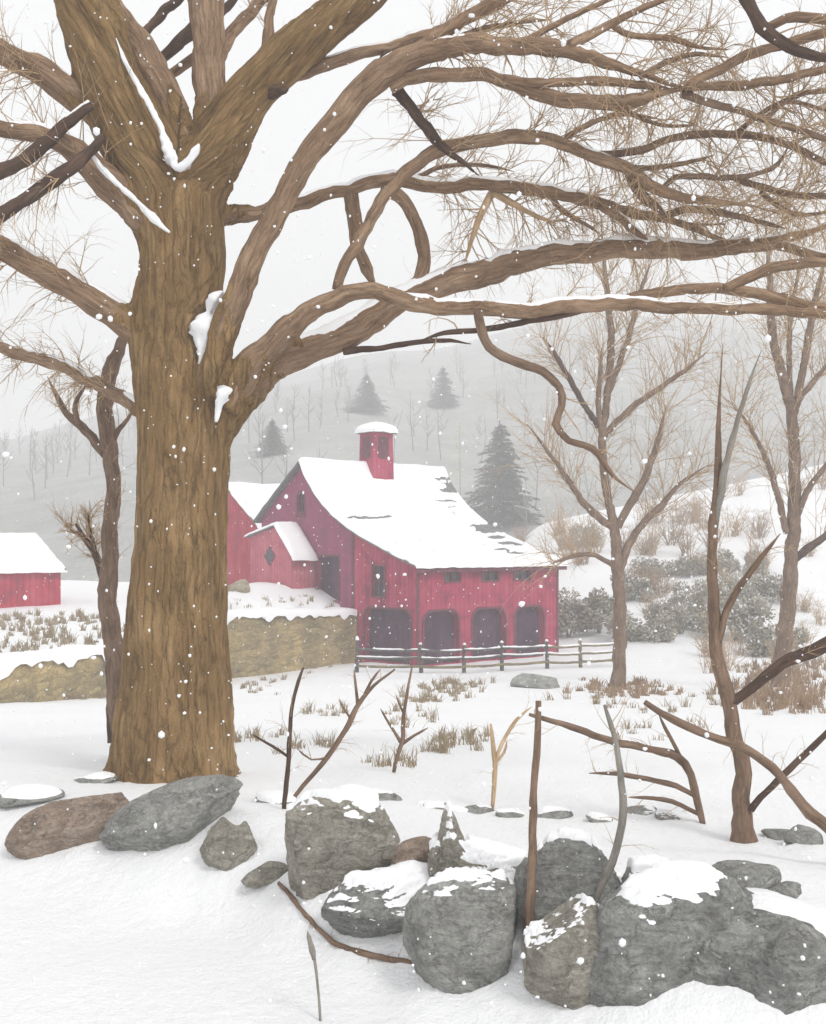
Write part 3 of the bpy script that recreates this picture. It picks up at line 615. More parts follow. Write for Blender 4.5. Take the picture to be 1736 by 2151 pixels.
# ---- bare sticks and saplings standing in the snow
def stick(label, curves, mat='young', D=None, base=None, name='sapling', cat='sapling', tw=4, tl=.22, seed=0, D_end=0, group=None):
    """curves: first runs from the foot up"""
    b = base or hit(curves[0][0][0], curves[0][0][1]); D = D or b.y
    root = empty(name, b, 0, label, cat, group)
    for i, c in enumerate(curves):
        limb(root, 'stem' if i == 0 else 'branch', c, D, D + D_end * (1 if i == 0 else .6), mat=mat, seed=seed + i, sides=7, rough=.22, tw=tw, tl=tl, r0=.0035, sub=2, up=.3)
    return root
stick('dark straight leafless stick right of the old trunk', [[(597, 1700, 5), (602, 1640, 5), (608, 1560, 5), (615, 1480, 4), (628, 1430, 4), (638, 1402, 3)], [(607, 1590, 3), (575, 1568, 3), (530, 1542, 2)]], 'limb_dark', seed=200)
stick('forked leaning sapling between the two thin dark sticks', [[(610, 1685, 4), (650, 1635, 5), (700, 1575, 6), (735, 1520, 6), (755, 1478, 5), (785, 1440, 4), (830, 1405, 2)], [(752, 1482, 4), (748, 1445, 3), (744, 1405, 2)], [(740, 1512, 3), (725, 1490, 2), (712, 1468, 2)], [(760, 1470, 3), (780, 1430, 3), (800, 1405, 2)], [(690, 1590, 3), (655, 1595, 2), (625, 1572, 2)]], seed=210)
stick('small twiggy sapling below the middle of the rail fence', [[(828, 1622, 4), (834, 1590, 4), (845, 1555, 5), (850, 1500, 4), (858, 1440, 3), (866, 1400, 2)], [(842, 1560, 4), (820, 1525, 3), (800, 1488, 2)], [(845, 1562, 4), (870, 1545, 3), (900, 1528, 2)], [(850, 1500, 3), (840, 1480, 2), (832, 1460, 1.5)]], seed=220)
stick('pale Y-shaped sapling in the snow left of the tall stake', [[(1034, 1700, 4), (1038, 1660, 5), (1040, 1600, 6), (1036, 1560, 5), (1031, 1520, 3)], [(1041, 1600, 5), (1055, 1560, 4), (1085, 1510, 4), (1118, 1484, 2)], [(1042, 1600, 3), (1060, 1580, 3), (1065, 1555, 2)]], 'twig', seed=230)
stick('tall straight brown stake standing among the grey boulders', [[(1104, 2090, 12), (1108, 1985, 12), (1112, 1900, 11), (1118, 1780, 9), (1123, 1640, 8), (1128, 1560, 8), (1132, 1472, 8)]], 'young', D=7.12, base=V(P(1104, 2000, 7.12).x, 7.12, G(P(1104, 2000, 7.12).x, 7.12)), name='stake', cat='stake', seed=240, tw=0)
stick('pale grey crooked stem rising behind the boulders', [[(1240, 1925, 5), (1275, 1840, 8), (1300, 1760, 9), (1309, 1700, 9), (1305, 1620, 7), (1294, 1560, 6), (1282, 1520, 6), (1270, 1480, 4)]], 'young_grey', seed=250, D=7.05, base=V(P(1240, 1925, 7.05).x, 7.05, G(P(1240, 1925, 7.05).x, 7.05)))
stick('arching brown bramble with long stems bending left', [[(1478, 1730, 6), (1468, 1690, 8), (1450, 1625, 9), (1420, 1590, 9), (1370, 1575, 8), (1290, 1558, 8), (1200, 1525, 7), (1112, 1500, 5)], [(1462, 1672, 5), (1420, 1652, 6), (1360, 1634, 6), (1300, 1625, 5), (1238, 1624, 3)], [(1476, 1716, 4), (1430, 1690, 5), (1390, 1677, 5), (1320, 1674, 3)], [(1440, 1612, 4), (1418, 1570, 4), (1398, 1530, 4), (1384, 1500, 2)]], name='bramble', cat='bramble', seed=260)
bx = P(1790, 1790, 8.3); bx.z = G(bx.x, bx.y)
stick('long fallen brown branch leaning across the crooked foreground sapling', [[(1800, 1790, 14), (1740, 1738, 14), (1685, 1690, 12), (1635, 1625, 10), (1570, 1575, 10), (1490, 1543, 9), (1410, 1510, 9), (1355, 1474, 7)]], 'young', D=8.6, base=bx, name='fallen_branch', cat='branch', seed=270)
stick('dark diagonal stick leaning right from the foot of the crooked sapling', [[(1578, 1700, 7), (1600, 1672, 7), (1650, 1625, 7), (1700, 1575, 7), (1745, 1530, 6), (1800, 1470, 3)]], 'limb_dark', D=D3 - .1, seed=280)
vr = hit(588, 1862); vine = empty('vine', vr, 0, 'brown vine trailing down the snowbank to the lowest boulders', 'vine')
vp = []
for x, y, r in [(586, 1858, 4), (610, 1885, 5), (640, 1925, 5), (668, 1955, 5), (710, 1988, 6), (760, 2004, 7), (800, 2014, 7), (845, 2024, 5), (890, 2034, 4)]:
    q = hit(x, y + 3); vp.append((q + V(0, 0, .018) - vr, r / FPX * q.y))
vp = spline(vp, .03); mb = MB(); mb.tube([(p + V(0, 0, .012 * N(p.x * 9, p.y * 9)), r) for p, r in vp], 7, .3, 4); vo = mb.build('stem', M['young'], vine)
mb = MB(); grow_twigs(mb, vp, 9, .12, 77, .003, .1, .5, 3); mb.build('twigs', M['brush'], vo)
wd = hit(672, 2148); root = empty('dead_weed', wd, 0, 'thin pale grey dead weed stalk in the lower snow', 'weed')
limb(root, 'stem', [(674, 2175, 3), (672, 2120, 3), (667, 2060, 3), (660, 2010, 3), (652, 1965, 2)], wd.y, wd.y + .1, mat='young_grey', seed=300, sides=6)
limb(root, 'seed_head', [(658, 2016, 4), (655, 1998, 8), (651, 1980, 6), (646, 1955, 2)], wd.y + .05, wd.y + .1, mat='young_grey', seed=301, sides=6, rough=.4)

# ------------------------------------------------------------------ the red barn
TH = radians(40)
ORG = V(.16, 46, -2.42)
barn = empty('red_barn', ORG, TH, 'large faded red barn with a snowy sweeping roof and a cupola', 'barn')
LEN = 8.7
PRO = [(-.0, 4.4), (1.2, 4.75), (2.45, 5.2), (3.5, 5.55), (4.52, 5.98), (5.45, 6.45), (6.35, 7.02), (7.0, 7.55), (7.5, 8.05), (7.95, 8.6), (8.3, 9.2), (9.5, 8.38), (10.8, 7.5), (12.1, 6.6)]   # s back from the near eave, height
def rz(s):
    if s < 0: return 4.4 + .27 * s
    if s > 12.1: return 6.6 - .68 * (s - 12.1)
    return table(PRO, s)
def prism(name, prof, x0, x1, mat, parent):
    """prof: (y, z) outline, extruded along local x"""
    mb = MB(); n = len(prof)
    vs = [V(x0, y, z) for y, z in prof] + [V(x1, y, z) for y, z in prof]
    fs = [tuple(range(n)), tuple(range(2 * n - 1, n - 1, -1))] + [(i, i + n, (i + 1) % n + n, (i + 1) % n) for i in range(n)]
    mb.add(vs, fs); o = mb.build(name, mat, parent, smooth=False)
    bm = bmesh.new(); bm.from_mesh(o.data); bmesh.ops.recalc_face_normals(bm, faces=bm.faces); bm.to_mesh(o.data); bm.free(); return o
def arch(w, h_, k=8, cor=.45):
    """door outline: square foot, rounded shoulders"""
    pts = [(-w / 2, 0), (w / 2, 0), (w / 2, h_ - cor)]
    for i in range(1, k): a = i / k * pi / 2; pts.append((w / 2 - cor + cor * cos(a), h_ - cor + cor * sin(a)))
    pts += [(w / 2 - cor, h_), (-w / 2 + cor, h_)]
    for i in range(1, k): a = pi / 2 + i / k * pi / 2; pts.append((-w / 2 + cor + cor * cos(a), h_ - cor + cor * sin(a)))
    pts.append((-w / 2, h_ - cor)); return pts
def rect(w, h_): return [(-w / 2, 0), (w / 2, 0), (w / 2, h_), (-w / 2, h_)]
def on_front(x, z, y=0):      # wall at local y = 0, outward -y
    return lambda a, b, d: V(x + a, y - d, z + b)
def on_gable(s, z, x=0):      # wall at local x = 0, outward -x; a runs towards the near corner
    return lambda a, b, d: V(x - d, s - a, z + b)
def slab(mb, out, place, d0, d1):
    n = len(out); vs = [place(a, b, d0) for a, b in out] + [place(a, b, d1) for a, b in out]
    mb.add(vs, [tuple(range(n)), tuple(range(2 * n - 1, n - 1, -1))] + [(i, (i + 1) % n, (i + 1) % n + n, i + n) for i in range(n)])
def ring(mb, out, place, wd, d0, d1, foot=True):
    """frame round an outline"""
    cx = 0; cz = sum(b for a, b in out) / len(out); W_ = max(a for a, b in out); H_ = max(b for a, b in out); lo = min(b for a, b in out)
    big = [(a * (W_ + wd) / W_, (lo if (foot and b == lo) else (b - cz) * (H_ - cz + wd) / (H_ - cz) + cz)) for a, b in out]
    n = len(out)
    vs = [place(a, b, d1) for a, b in out] + [place(a, b, d1) for a, b in big] + [place(a, b, d0) for a, b in out] + [place(a, b, d0) for a, b in big]
    fs = []
    for i in range(n):
        j = (i + 1) % n
        if foot and out[i][1] == lo and out[j][1] == lo: continue
        fs += [(i, j, n + j, n + i), (n + i, n + j, 3 * n + j, 3 * n + i), (i, 2 * n + i, 2 * n + j, j)]
    mb.add(vs, fs)
OPEN = []
for x0, x1 in ((.4, 2.35), (3.2, 5.2), (5.85, 7.7)): OPEN.append(('stable_door', arch(x1 - x0, 2.25), on_front((x0 + x1) / 2, .05), .35, 'dark_wood'))
OPEN.append(('stable_door', arch(3.2, 2.3), on_gable(2.0, .05), .35, 'dark_wood'))
OPEN.append(('barn_door', rect(1.75, 2.0), on_gable(6.4, 2.6), .3, 'dark_wood'))
WIN = []
for x0, x1 in ((1.6, 2.45), (3.8, 4.75), (5.8, 6.8)): WIN.append((rect(x1 - x0, .58), on_front((x0 + x1) / 2, 3.58), True))
WIN.append((rect(.85, 1.3), on_gable(2.6, 2.9), False))
WIN.append((arch(.6, .95, 6, .28), on_gable(8.6, 6.75), False))
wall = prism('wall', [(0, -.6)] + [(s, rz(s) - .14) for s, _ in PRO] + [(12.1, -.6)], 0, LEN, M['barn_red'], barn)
cut = MB()
for nm, out, pl, dp, m_ in OPEN: slab(cut, out, pl, -dp, .3)
for out, pl, b_ in WIN: slab(cut, out, pl, -.16, .3)
co_ = cut.build('cutter', M['barn_red'], barn, False)
bm = bmesh.new(); bm.from_mesh(co_.data); bmesh.ops.recalc_face_normals(bm, faces=bm.faces); bm.to_mesh(co_.data); bm.free()
md = wall.modifiers.new('b', 'BOOLEAN'); md.operation = 'DIFFERENCE'; md.object = co_; md.solver = 'EXACT'
wm = evaluated_mesh(wall); wall.modifiers.clear(); wall.data = wm
bpy.data.objects.remove(co_)
if not wm.materials: wm.materials.append(M['barn_red'])
for nm, out, pl, dp, m_ in OPEN:
    mb = MB(); slab(mb, [(a * .998, b) for a, b in out], pl, -dp - .05, -dp + .06); o = mb.build(nm, M[m_], barn, False)
    fm = MB(); ring(fm, out, pl, .1, -.02, .035); fm.build('frame', M['trim'], o, False)
for out, pl, bars in WIN:
    W_ = max(a for a, b in out); H_ = max(b for a, b in out)
    fm = MB(); ring(fm, out, pl, .08, -.02, .03, False)
    slab(fm, [(-.025, .01), (.025, .01), (.025, H_ - .01), (-.025, H_ - .01)], pl, -.1, -.06)
    slab(fm, [(-W_ + .01, H_ / 2 - .025), (W_ - .01, H_ / 2 - .025), (W_ - .01, H_ / 2 + .025), (-W_ + .01, H_ / 2 + .025)], pl, -.105, -.065)
    o = fm.build('window', M['trim'], barn, False)
    g = MB(); slab(g, [(a * .99, b) for a, b in out], pl, -.155, -.12); g.build('pane', M['glass'], o, False)
# trim boards
def board(out, pl):
    mb = MB(); slab(mb, out, pl, -.02, .03); mb.build('trim_board', M['trim'], barn, False)
board([(-.09, 0), (.09, 0), (.09, rz(4.45) + .08), (-.09, rz(4.45) + .08)], on_gable(4.45, -.3))
board([(0, 0), (.14, 0), (.14, 4.5), (0, 4.5)], on_front(0, -.3))
board([(0, 0), (.14, 0), (.14, 4.5), (0, 4.5)], on_front(LEN - .14, -.3))
# roof and its snow
OV = .32
ss_ = [-.3 + i * (12.1 + .62) / 90 for i in range(91)]
if True:
    prof = [(s, rz(s)) for s in ss_] + [(s, rz(s) - .12) for s in reversed(ss_)]
    mb = MB(); n = len(ss_); X0, X1 = -OV, LEN + OV
    vs = [V(X0, s, z) for s, z in prof] + [V(X1, s, z) for s, z in prof]; k = len(prof)
    fs = [(i, i + 1, i + 1 + k, i + k) for i in range(k - 1)] + [(k - 1, 0, k, 2 * k - 1)]
    for i in range(n - 1): fs += [(i, k - 1 - i, k - 2 - i, i + 1), (k + i, k + i + 1, 2 * k - 2 - i, 2 * k - 1 - i)]
    mb.add(vs, fs); roof = mb.build('roof', M['shingle'], barn, False)
MARKS = [(772, 1083, 48, 3.6), (812, 1080, 16, 2.5), (950, 1025, 26, 6), (935, 1002, 22, 3), (948, 1012, 26, 2.5), (938, 1048, 26, 3), (950, 1060, 18, 2), (1010, 1101, 28, 4), (1030, 1111, 34, 5), (1043, 1125, 20, 4), (1066, 1137, 22, 4), (1052, 1150, 20, 3), (1085, 1158, 22, 3), (1090, 1141, 10, 2.5)]
MR = Matrix.Translation(ORG) @ Matrix.Rotation(TH, 4, 'Z')
def snow_roof(x0, x1, sa, sb, zf, th, nx, ns, parent, marks=None, seed=0, mat=None, yf=lambda s: s):
    vs = []
    for i in range(ns + 1):
        for j in range(nx + 1):
            x = lerp(x0, x1, j / nx); s = lerp(sa, sb, i / ns)
            e = min(ss(min(x - x0, x1 - x) / .22 + .06), ss(min(s - sa, sb - s) / .2 + .12))
            x += .06 * N(s * 1.7, seed, j) * (1 if j in (0, nx) else 0)
            t = th * (.25 + .75 * e) * (1 + .3 * N(x * .8, s * .8, seed) + .18 * N(x * 3, s * 3, seed))
            if i == 0: t = -.14 + .05 * N(x * 1.5, seed, 8)
            elif j in (0, nx): t = -.03
            p = V(x, yf(s), zf(s) + t)
            if marks:
                q = proj(MR @ p); g = 9
                for mx_, my_, rx, ry in marks:
                    g = min(g, ((q[0] - mx_) / rx) ** 2 + ((q[1] - my_ - 3 * N(q[0] * .08, my_)) / (ry * 1.15 + 1.0)) ** 2)
                if g < 1.15: p.z = zf(s) - .03
            if i == 0: p.y -= .03
            vs.append(p)
    fs = [(i * (nx + 1) + j, i * (nx + 1) + j + 1, (i + 1) * (nx + 1) + j + 1, (i + 1) * (nx + 1) + j) for i in range(ns) for j in range(nx)]
    mb = MB(); mb.add(vs, fs); return mb.build('snow', mat or M['snow'], parent)
snow_roof(-OV - .03, LEN + OV + .03, -.36, 12.1 + .34, rz, .13, 130, 220, roof, MARKS, 1)
# eave fascia seen from the front
fb = MB(); slab(fb, [(0, 0), (LEN + 2 * OV - .1, 0), (LEN + 2 * OV - .1, .2), (0, .2)], on_front(-OV + .05, rz(-.3) - .33, -.26), 0, .04); fb.build('fascia', M['trim'], roof, False)
# cupola
cup = MB(); cx_, cs_ = 4.35, 8.3
def frustum(mb, cx, cy, z0, z1, a0, b0, a1, b1):
    vs = [V(cx + i * a0, cy + j * b0, z0) for i, j in ((-1, -1), (1, -1), (1, 1), (-1, 1))] + [V(cx + i * a1, cy + j * b1, z1) for i, j in ((-1, -1), (1, -1), (1, 1), (-1, 1))]
    mb.add(vs, [(3, 2, 1, 0), (4, 5, 6, 7)] + [(i, (i + 1) % 4, (i + 1) % 4 + 4, i + 4) for i in range(4)])
frustum(cup, cx_, cs_, 8.0, 10.85, .66, .6, .6, .56)
cp = cup.build('cupola', M['barn_red'], barn, False)
lv = MB(); lv2 = MB()
for k in range(9):
    z = 9.55 + k * .11
    lv.box((cx_, cs_ - .575, z), (.62, .07, .06)); lv2.box((cx_ - .625, cs_, z), (.07, .62, .06))
lv.box((cx_, cs_ - .555, 10.0), (.7, .05, 1.1)); lv2.box((cx_ - .605, cs_, 10.0), (.05, .7, 1.1))
lv.build('louvre', M['trim'], cp, False); lv2.build('louvre', M['trim'], cp, False)
er = MB(); frustum(er, cx_, cs_, 10.75, 10.85, .78, .78, .8, .8); er.build('roof', M['shingle'], cp, False)
dm = MB(); vs = []; fs = []
for i in range(9):
    a = i / 8 * pi / 2
    for k in range(24):
        b = 2 * pi * k / 24; ca, sa_ = cos(b), sin(b); q = .92 / max(abs(ca), abs(sa_)) ** .75
        vs.append(V(cx_ + ca * q * cos(a) * .95, cs_ + sa_ * q * cos(a) * .95, 10.8 + .52 * sin(a) + .04 * N(ca * 2, sa_ * 2, i * .4) - (.05 if i == 0 else 0)))
fs = [(i * 24 + k, i * 24 + (k + 1) % 24, (i + 1) * 24 + (k + 1) % 24, (i + 1) * 24 + k) for i in range(8) for k in range(24)]
dm.add(vs, fs); dm.build('snow', M['snow'], cp)
# porch on the gable end
PX = -1.27
pf = [(7.45, 4.86), (8.75, 6.12), (11.16, 5.62)]
def pz(s): return table(pf, s) if 7.45 <= s <= 11.16 else (4.86 - (7.45 - s) * .97 if s < 7.45 else 5.62 - (s - 11.16) * .2)
por = prism('porch', [(7.5, 1.6), (7.5, pz(7.5) - .08), (8.75, 6.04), (11.12, pz(11.12) - .08), (11.12, 1.6)], PX, -.003, M['porch_red'], barn)
ps = [7.2 + i * (11.4 - 7.2) / 30 for i in range(31)]
prf = [(s, pz(s)) for s in ps] + [(s, pz(s) - .07) for s in reversed(ps)]
pr_ = prism('roof', prf, PX - .18, -.004, M['shingle'], por)
snow_roof(PX - .2, -.006, 7.15, 11.42, pz, .15, 24, 50, pr_, None, 4)
dmn = MB(); slab(dmn, [(0, -.48), (.5, 0), (0, .48), (-.5, 0)], on_gable(9.35, 4.62, PX), -.02, .03); w_ = dmn.build('window', M['trim'], por, False)
dg_ = MB(); slab(dg_, [(0, -.36), (.38, 0), (0, .36), (-.38, 0)], on_gable(9.35, 4.62, PX), .028, .036); dg_.build('pane', M['glass'], w_, False)

# ---- other farm buildings
def shed(name, label, org, th, length, width, base, eave, peak, mat, snow_th=.2, seed=0, ov=.28, wins=()):
    root = empty(name, org, th, label, 'barn' if 'barn' in name else 'shed')
    hz = lambda s: lerp(eave, peak, s / (width / 2)) if s <= width / 2 else lerp(peak, eave, (s - width / 2) / (width / 2))
    w = prism('wall', [(0, base), (0, hz(0) - .12), (width / 2, peak - .12), (width, hz(width) - .12), (width, base)], 0, length, mat, root)
    q = [-ov + i * (width + 2 * ov) / 40 for i in range(41)]
    r = prism('roof', [(s, hz(s)) for s in q] + [(s, hz(s) - .1) for s in reversed(q)], -ov, length + ov, M['shingle'], root)
    snow_roof(-ov - .03, length + ov + .03, -ov - .05, width + ov + .05, hz, snow_th, 50, 60, r, None, seed)
    return root, w
A0 = V(-8.07, 57.7, 0)
rt, _w = shed('barn_wing', 'dark red wing building with snowy roof behind the old trunk', A0, TH, 8.0, 6.2, .2, 3.95, 6.0, M['shed_red'], seed=5)
tag(rt, cat='barn')
a_ = radians(42); e_ = P(128, 1206, 52)
org = V(e_.x - cos(a_) * 9, e_.y - sin(a_) * 9, 0)
shed('red_shed', 'low bright red shed with thick snow on its roof at the left edge', org, a_, 9, 6.0, -1.6, e_.z + .36, 3.2, M['shed_red'], seed=6, snow_th=.14, ov=.2)

# ---- ochre retaining wall beside the barn
wallroot = empty('retaining_wall', V(-7.64, 46, -1.5), 0, 'low ochre stone retaining wall running from the barn to the left edge', 'wall')
def wall_stone_mat():
    m, t, b = newmat('ochre_field_stone'); c = coord(t)
    wob = mixc(t, 'ADD', .5, c, ramp(t, noise_(t, c, 1.6, 5, .65), [(0, (0, 0, 0)), (1, (1, 1, 1))]))
    mp = t.nodes.new('ShaderNodeMapping'); mp.inputs['Scale'].default_value = (1, 1, 2.0); t.links.new(wob, mp.inputs[0])
    v = t.nodes.new('ShaderNodeTexVoronoi'); v.inputs['Scale'].default_value = 1.9; t.links.new(mp.outputs[0], v.inputs['Vector'])
    v2 = t.nodes.new('ShaderNodeTexVoronoi'); v2.feature = 'DISTANCE_TO_EDGE'; v2.inputs['Scale'].default_value = 1.9; t.links.new(mp.outputs[0], v2.inputs['Vector'])
    n = noise_(t, c, .9, 8, .7); f = noise_(t, c, 12, 6, .7)
    col = ramp(t, n, [(.32, (.24, .2, .12)), (.5, (.42, .33, .18)), (.66, (.56, .42, .2))])
    sp = t.nodes.new('ShaderNodeSeparateXYZ'); t.links.new(v.outputs['Color'], sp.inputs[0])
    col = mixc(t, 'MULTIPLY', .5, col, ramp(t, sp.outputs[0], [(0, (.55, .55, .55)), (1, (1.15, 1.12, 1.05))]))
    e = ramp(t, v2.outputs['Distance'], [(0, (.4, .38, .34)), (.06, (1, 1, 1))]); col = mixc(t, 'MULTIPLY', .35, col, e)
    col = mixc(t, 'MULTIPLY', .5, col, ramp(t, f, [(.35, (.5, .5, .48)), (.6, (1.05, 1.05, 1.05))]))
    t.links.new(col, b.inputs['Base Color']); bump(t, b, math_(t, 'ADD', v2.outputs['Distance'], math_(t, 'MULTIPLY', f, .25)), .8, .2); return m
M['ochre'] = wall_stone_mat()
wp = []
for i in range(261):
    x = lerp(-30, -2.5, i / 260); wp.append(V(x, table(WALLL, x), 0))
wb = MB(); sb = MB(); vs = []; sv = []; KH = 16; bl = wallroot.location
for i, p in enumerate(wp):
    t = (wp[min(i + 1, 260)] - wp[max(0, i - 1)]).normalized(); n = V(t.y, -t.x, 0)
    if n.y > 0: n = -n
    top = table(WTOP, p.x) + .02 + .07 * N(p.x * 1.1, 3); bot = G(p.x + n.x * .6, p.y + n.y * .6) - .3
    for k in range(KH):
        z = lerp(bot, top, k / (KH - 1)); q = p + n * (.24 + .1 * (1 - k / (KH - 1)) + .1 * N(p.x * 2.2, z * 3, 7) + .07 * N(p.x * 5, z * 6, 2)); vs.append(V(q.x, q.y, z) - bl)
    q = p - n * 1.5; vs.append(V(q.x, q.y, top - .1) - bl); vs.append(V(q.x, q.y, bot) - bl)
    for k, (o_, h_) in enumerate(((-1.7, .02), (-.8, .2), (0, .2), (.2, .17), (.32, .06), (.36, -.08 - .4 * max(0, N(p.x * 2.3, 9) - .02) * 2 - .25 * max(0, N(p.x * 5.3, 4))))):
        q = p + n * (o_ + .05 * N(p.x * 2, k)); sv.append(V(q.x, q.y, top + h_ * (1 + .5 * N(p.x * 1.3, k * .3, 4))) - bl)
KK = KH + 2
wb.add(vs, [(i * KK + k, (i + 1) * KK + k, (i + 1) * KK + (k + 1) % KK, i * KK + (k + 1) % KK) for i in range(260) for k in range(KK)] + [tuple(260 * KK + k for k in range(KK))])
wo_ = wb.build('stonework', M['ochre'], wallroot)
sb.add(sv, [(i * 6 + k, (i + 1) * 6 + k, (i + 1) * 6 + k + 1, i * 6 + k + 1) for i in range(260) for k in range(5)])
sb.build('snow', M['snow'], wallroot)

# ---- rail fence in front of the barn
fpx = [(750, 43.6), (885, 43.2), (975, 43.6), (1055, 44.2), (1150, 45.0), (1220, 45.6), (1294, 46.2)]
fp = [V((x - CX) / FPX * d, d, 0) for x, d in fpx]
for p in fp: p.z = G(p.x, p.y)
fence = empty('rail_fence', fp[0], 0, 'weathered wooden rail fence with snow on its rails in front of the barn', 'fence')
fo = fp[0]
for i, p in enumerate(fp):
    mb = MB(); hgt = 1.28 if i == 0 else 1.12; lean = V(random.uniform(-.03, .03), 0, 0)
    mb.tube([(p - fo + V(0, 0, -.2), .085), (p - fo + V(0, 0, .3), .08), (p - fo + lean + V(0, 0, hgt), .07), (p - fo + lean + V(0, 0, hgt + .03), .03)], 8, .15, i)
    po = mb.build('post', M['fence_dark'] if i < 5 else M['fence'], fence)
    mb = MB(); vs = []
    mb.tube([(p - fo + lean + V(0, 0, hgt + .0), .075), (p - fo + lean + V(0, 0, hgt + .06), .06), (p - fo + lean + V(0, 0, hgt + .09), .02)], 8, .1, i + 30); mb.build('snow', M['snow'], po)
for i in range(len(fp) - 1):
    for h_, mt in ((.92, 'fence_dark'), (.6, 'fence_dark'), (.27, 'fence')):
        if i >= 4: mt = 'fence'
        a = fp[i] - fo + V(0, -.09, h_ + random.uniform(-.03, .03)); b = fp[i + 1] - fo + V(0, -.09, h_ + random.uniform(-.03, .03))
        pts = [(a.lerp(b, q / 8) + V(0, 0, -.03 * sin(pi * q / 8) + .01 * N(i * 3.1, q, h_)), .052 + .008 * N(q, i, h_)) for q in range(9)]
        pts = [(V(p.x, p.y, p.z), r) for p, r in pts]
        mb = MB(); mb.tube(pts, 8, .15, i + h_ * 10); ro = mb.build('rail', M[mt], fence)
        if h_ > .5:
            sm2 = snow_on(spline(pts, .12), .05, i * 3 + h_, .45, 1.1)
            if sm2.v: sm2.build('snow', M['snow'], ro)

# ------------------------------------------------------------------ evergreens and brush
def fir(base, hgt, rad, label, seed, mat='fir', group=None, whorls=20):
    rnd = random.Random(seed); root = empty('fir_tree', base, 0, label, 'tree', group)
    t = MB(); t.tube([(V(0, 0, -.3), hgt * .022), (V(0, 0, hgt * .5), hgt * .013), (V(0, 0, hgt), .015)], 8, .1, seed); t.build('trunk', M['fir_wood'], root)
    f = MB()
    for w in range(whorls):
        q = (w + rnd.uniform(-.3, .3)) / whorls; z = hgt * (.04 + .94 * q); R0 = rad * (1 - q) ** .8 * rnd.uniform(.7, 1.15) + .06 * rad
        nb = int(14 - 6 * q)
        for b in range(nb):
            a = 2 * pi * (b + rnd.random() * .7) / nb; Lb = R0 * rnd.uniform(.65, 1.12); ns = max(5, int(Lb / .13))
            dz = rnd.uniform(.1, .4); dzb = rnd.uniform(-.5, .5) * hgt / whorls
            for i in range(ns):
                k = (i + .3) / ns
                for _ in range(3):
                    wd = Lb * .28 * (1 - k * .75); off = rnd.uniform(-1, 1) * wd
                    c = V(cos(a) * Lb * k - sin(a) * off, sin(a) * Lb * k + cos(a) * off, z + dzb - dz * Lb * k * k * 1.1 + .12 * Lb * k + rnd.uniform(-.12, .12))
                    s = rnd.uniform(.1, .2) * (hgt / 7) ** .6
                    d = V(cos(a) + rnd.uniform(-.5, .5), sin(a) + rnd.uniform(-.5, .5), rnd.uniform(-.5, .2)).normalized(); n = d.cross(V(rnd.uniform(-.4, .4), rnd.uniform(-.4, .4), 1)).normalized()
                    f.add([c - d * s, c + n * s * .45, c + d * s * 1.3, c - n * s * .45 - V(0, 0, s * .3)], [(0, 1, 2, 3)])
    for _ in range(26):
        c = V(rnd.uniform(-.05, .05), rnd.uniform(-.05, .05), hgt * rnd.uniform(.93, 1.0)); d = V(rnd.uniform(-.4, .4), rnd.uniform(-.4, .4), 1).normalized(); n = d.orthogonal().normalized(); s = .14
        f.add([c - d * s, c + n * s * .4, c + d * s, c - n * s * .4], [(0, 1, 2, 3)])
    f.build('crown', M[mat], root, False); return root
def fir_at(px, ytop, ybase, halfw, label, seed, group=None, D=None, wh=24):
    b = hit(px, ybase, True)
    if D: q = P(px, ybase, D); b = V(q.x, q.y, max(G(q.x, q.y), H(q.x, q.y)))
    hg = (EYE - (ytop - HY) / FPX * b.y) - b.z
    return fir(b, hg, halfw / FPX * b.y, label, seed, group=group, whorls=wh)
fir_at(1050, 884, 1100, 88, 'dense grey-green fir standing behind the right end of the barn roof', 1, wh=30)
fir_at(770, 785, 866, 46, 'faint fir on the misty hill behind the barn cupola', 2, 'firs on the misty hill')
fir_at(930, 768, 855, 38, 'faint narrow fir on the misty hill right of the cupola', 3, 'firs on the misty hill')
fir_at(572, 880, 955, 44, 'faint fir on the misty hill between the old trunk and the barn', 4, 'firs on the misty hill')

def bush(px, py, w, h_, label, seed, mat='hedge', n=1500, D=None, group='grey evergreen bushes on the slope', snow=True):
    b = hit(px, py); rnd = random.Random(seed); s = b.y / FPX
    if D: q = P(px, py, D); b = V(q.x, q.y, G(q.x, q.y)); s = D / FPX
    root = empty('evergreen_bush', b, 0, label, 'bush', group); rx, rh = w * s / 2, h_ * s
    f = MB(); sn = MB(); cl = [(V(rnd.uniform(-.75, .75) * rx, rnd.uniform(-.5, .5) * rx, rnd.uniform(.15, .75) * rh), rnd.uniform(.22, .42) * min(rx, rh * 1.2)) for _ in range(11)]
    for _ in range(n):
        c, r = rnd.choice(cl); d = V(rnd.gauss(0, 1), rnd.gauss(0, 1), rnd.gauss(0, 1)).normalized(); p = c + d * r * rnd.uniform(.55, 1.05)
        if p.z < -.1: continue
        q = rnd.uniform(.05, .12); t = (d + V(rnd.uniform(-1, 1), rnd.uniform(-1, 1), rnd.uniform(-.5, .8))).normalized(); u = t.cross(d)
        u = u.normalized() if u.length > 1e-3 else t.orthogonal()
        (sn if (snow and d.z > .45 and rnd.random() < .24) else f).add([p - t * q, p + u * q * .6, p + t * q, p - u * q * .6], [(0, 1, 2, 3)])
    k0 = len(f.f); f.add(sn.v, sn.f); fo_ = f.build('foliage', [M[mat], M['snow']], root, False)
    for p in fo_.data.polygons[k0:]: p.material_index = 1
    st = MB()
    for _ in range(5): a = rnd.uniform(0, 6.3); st.tube([(V(0, 0, -.2), .05), (V(cos(a) * rx * .3, sin(a) * rx * .3, rh * .6), .02)], 5)
    st.build('stem', M['woods'], root); return root
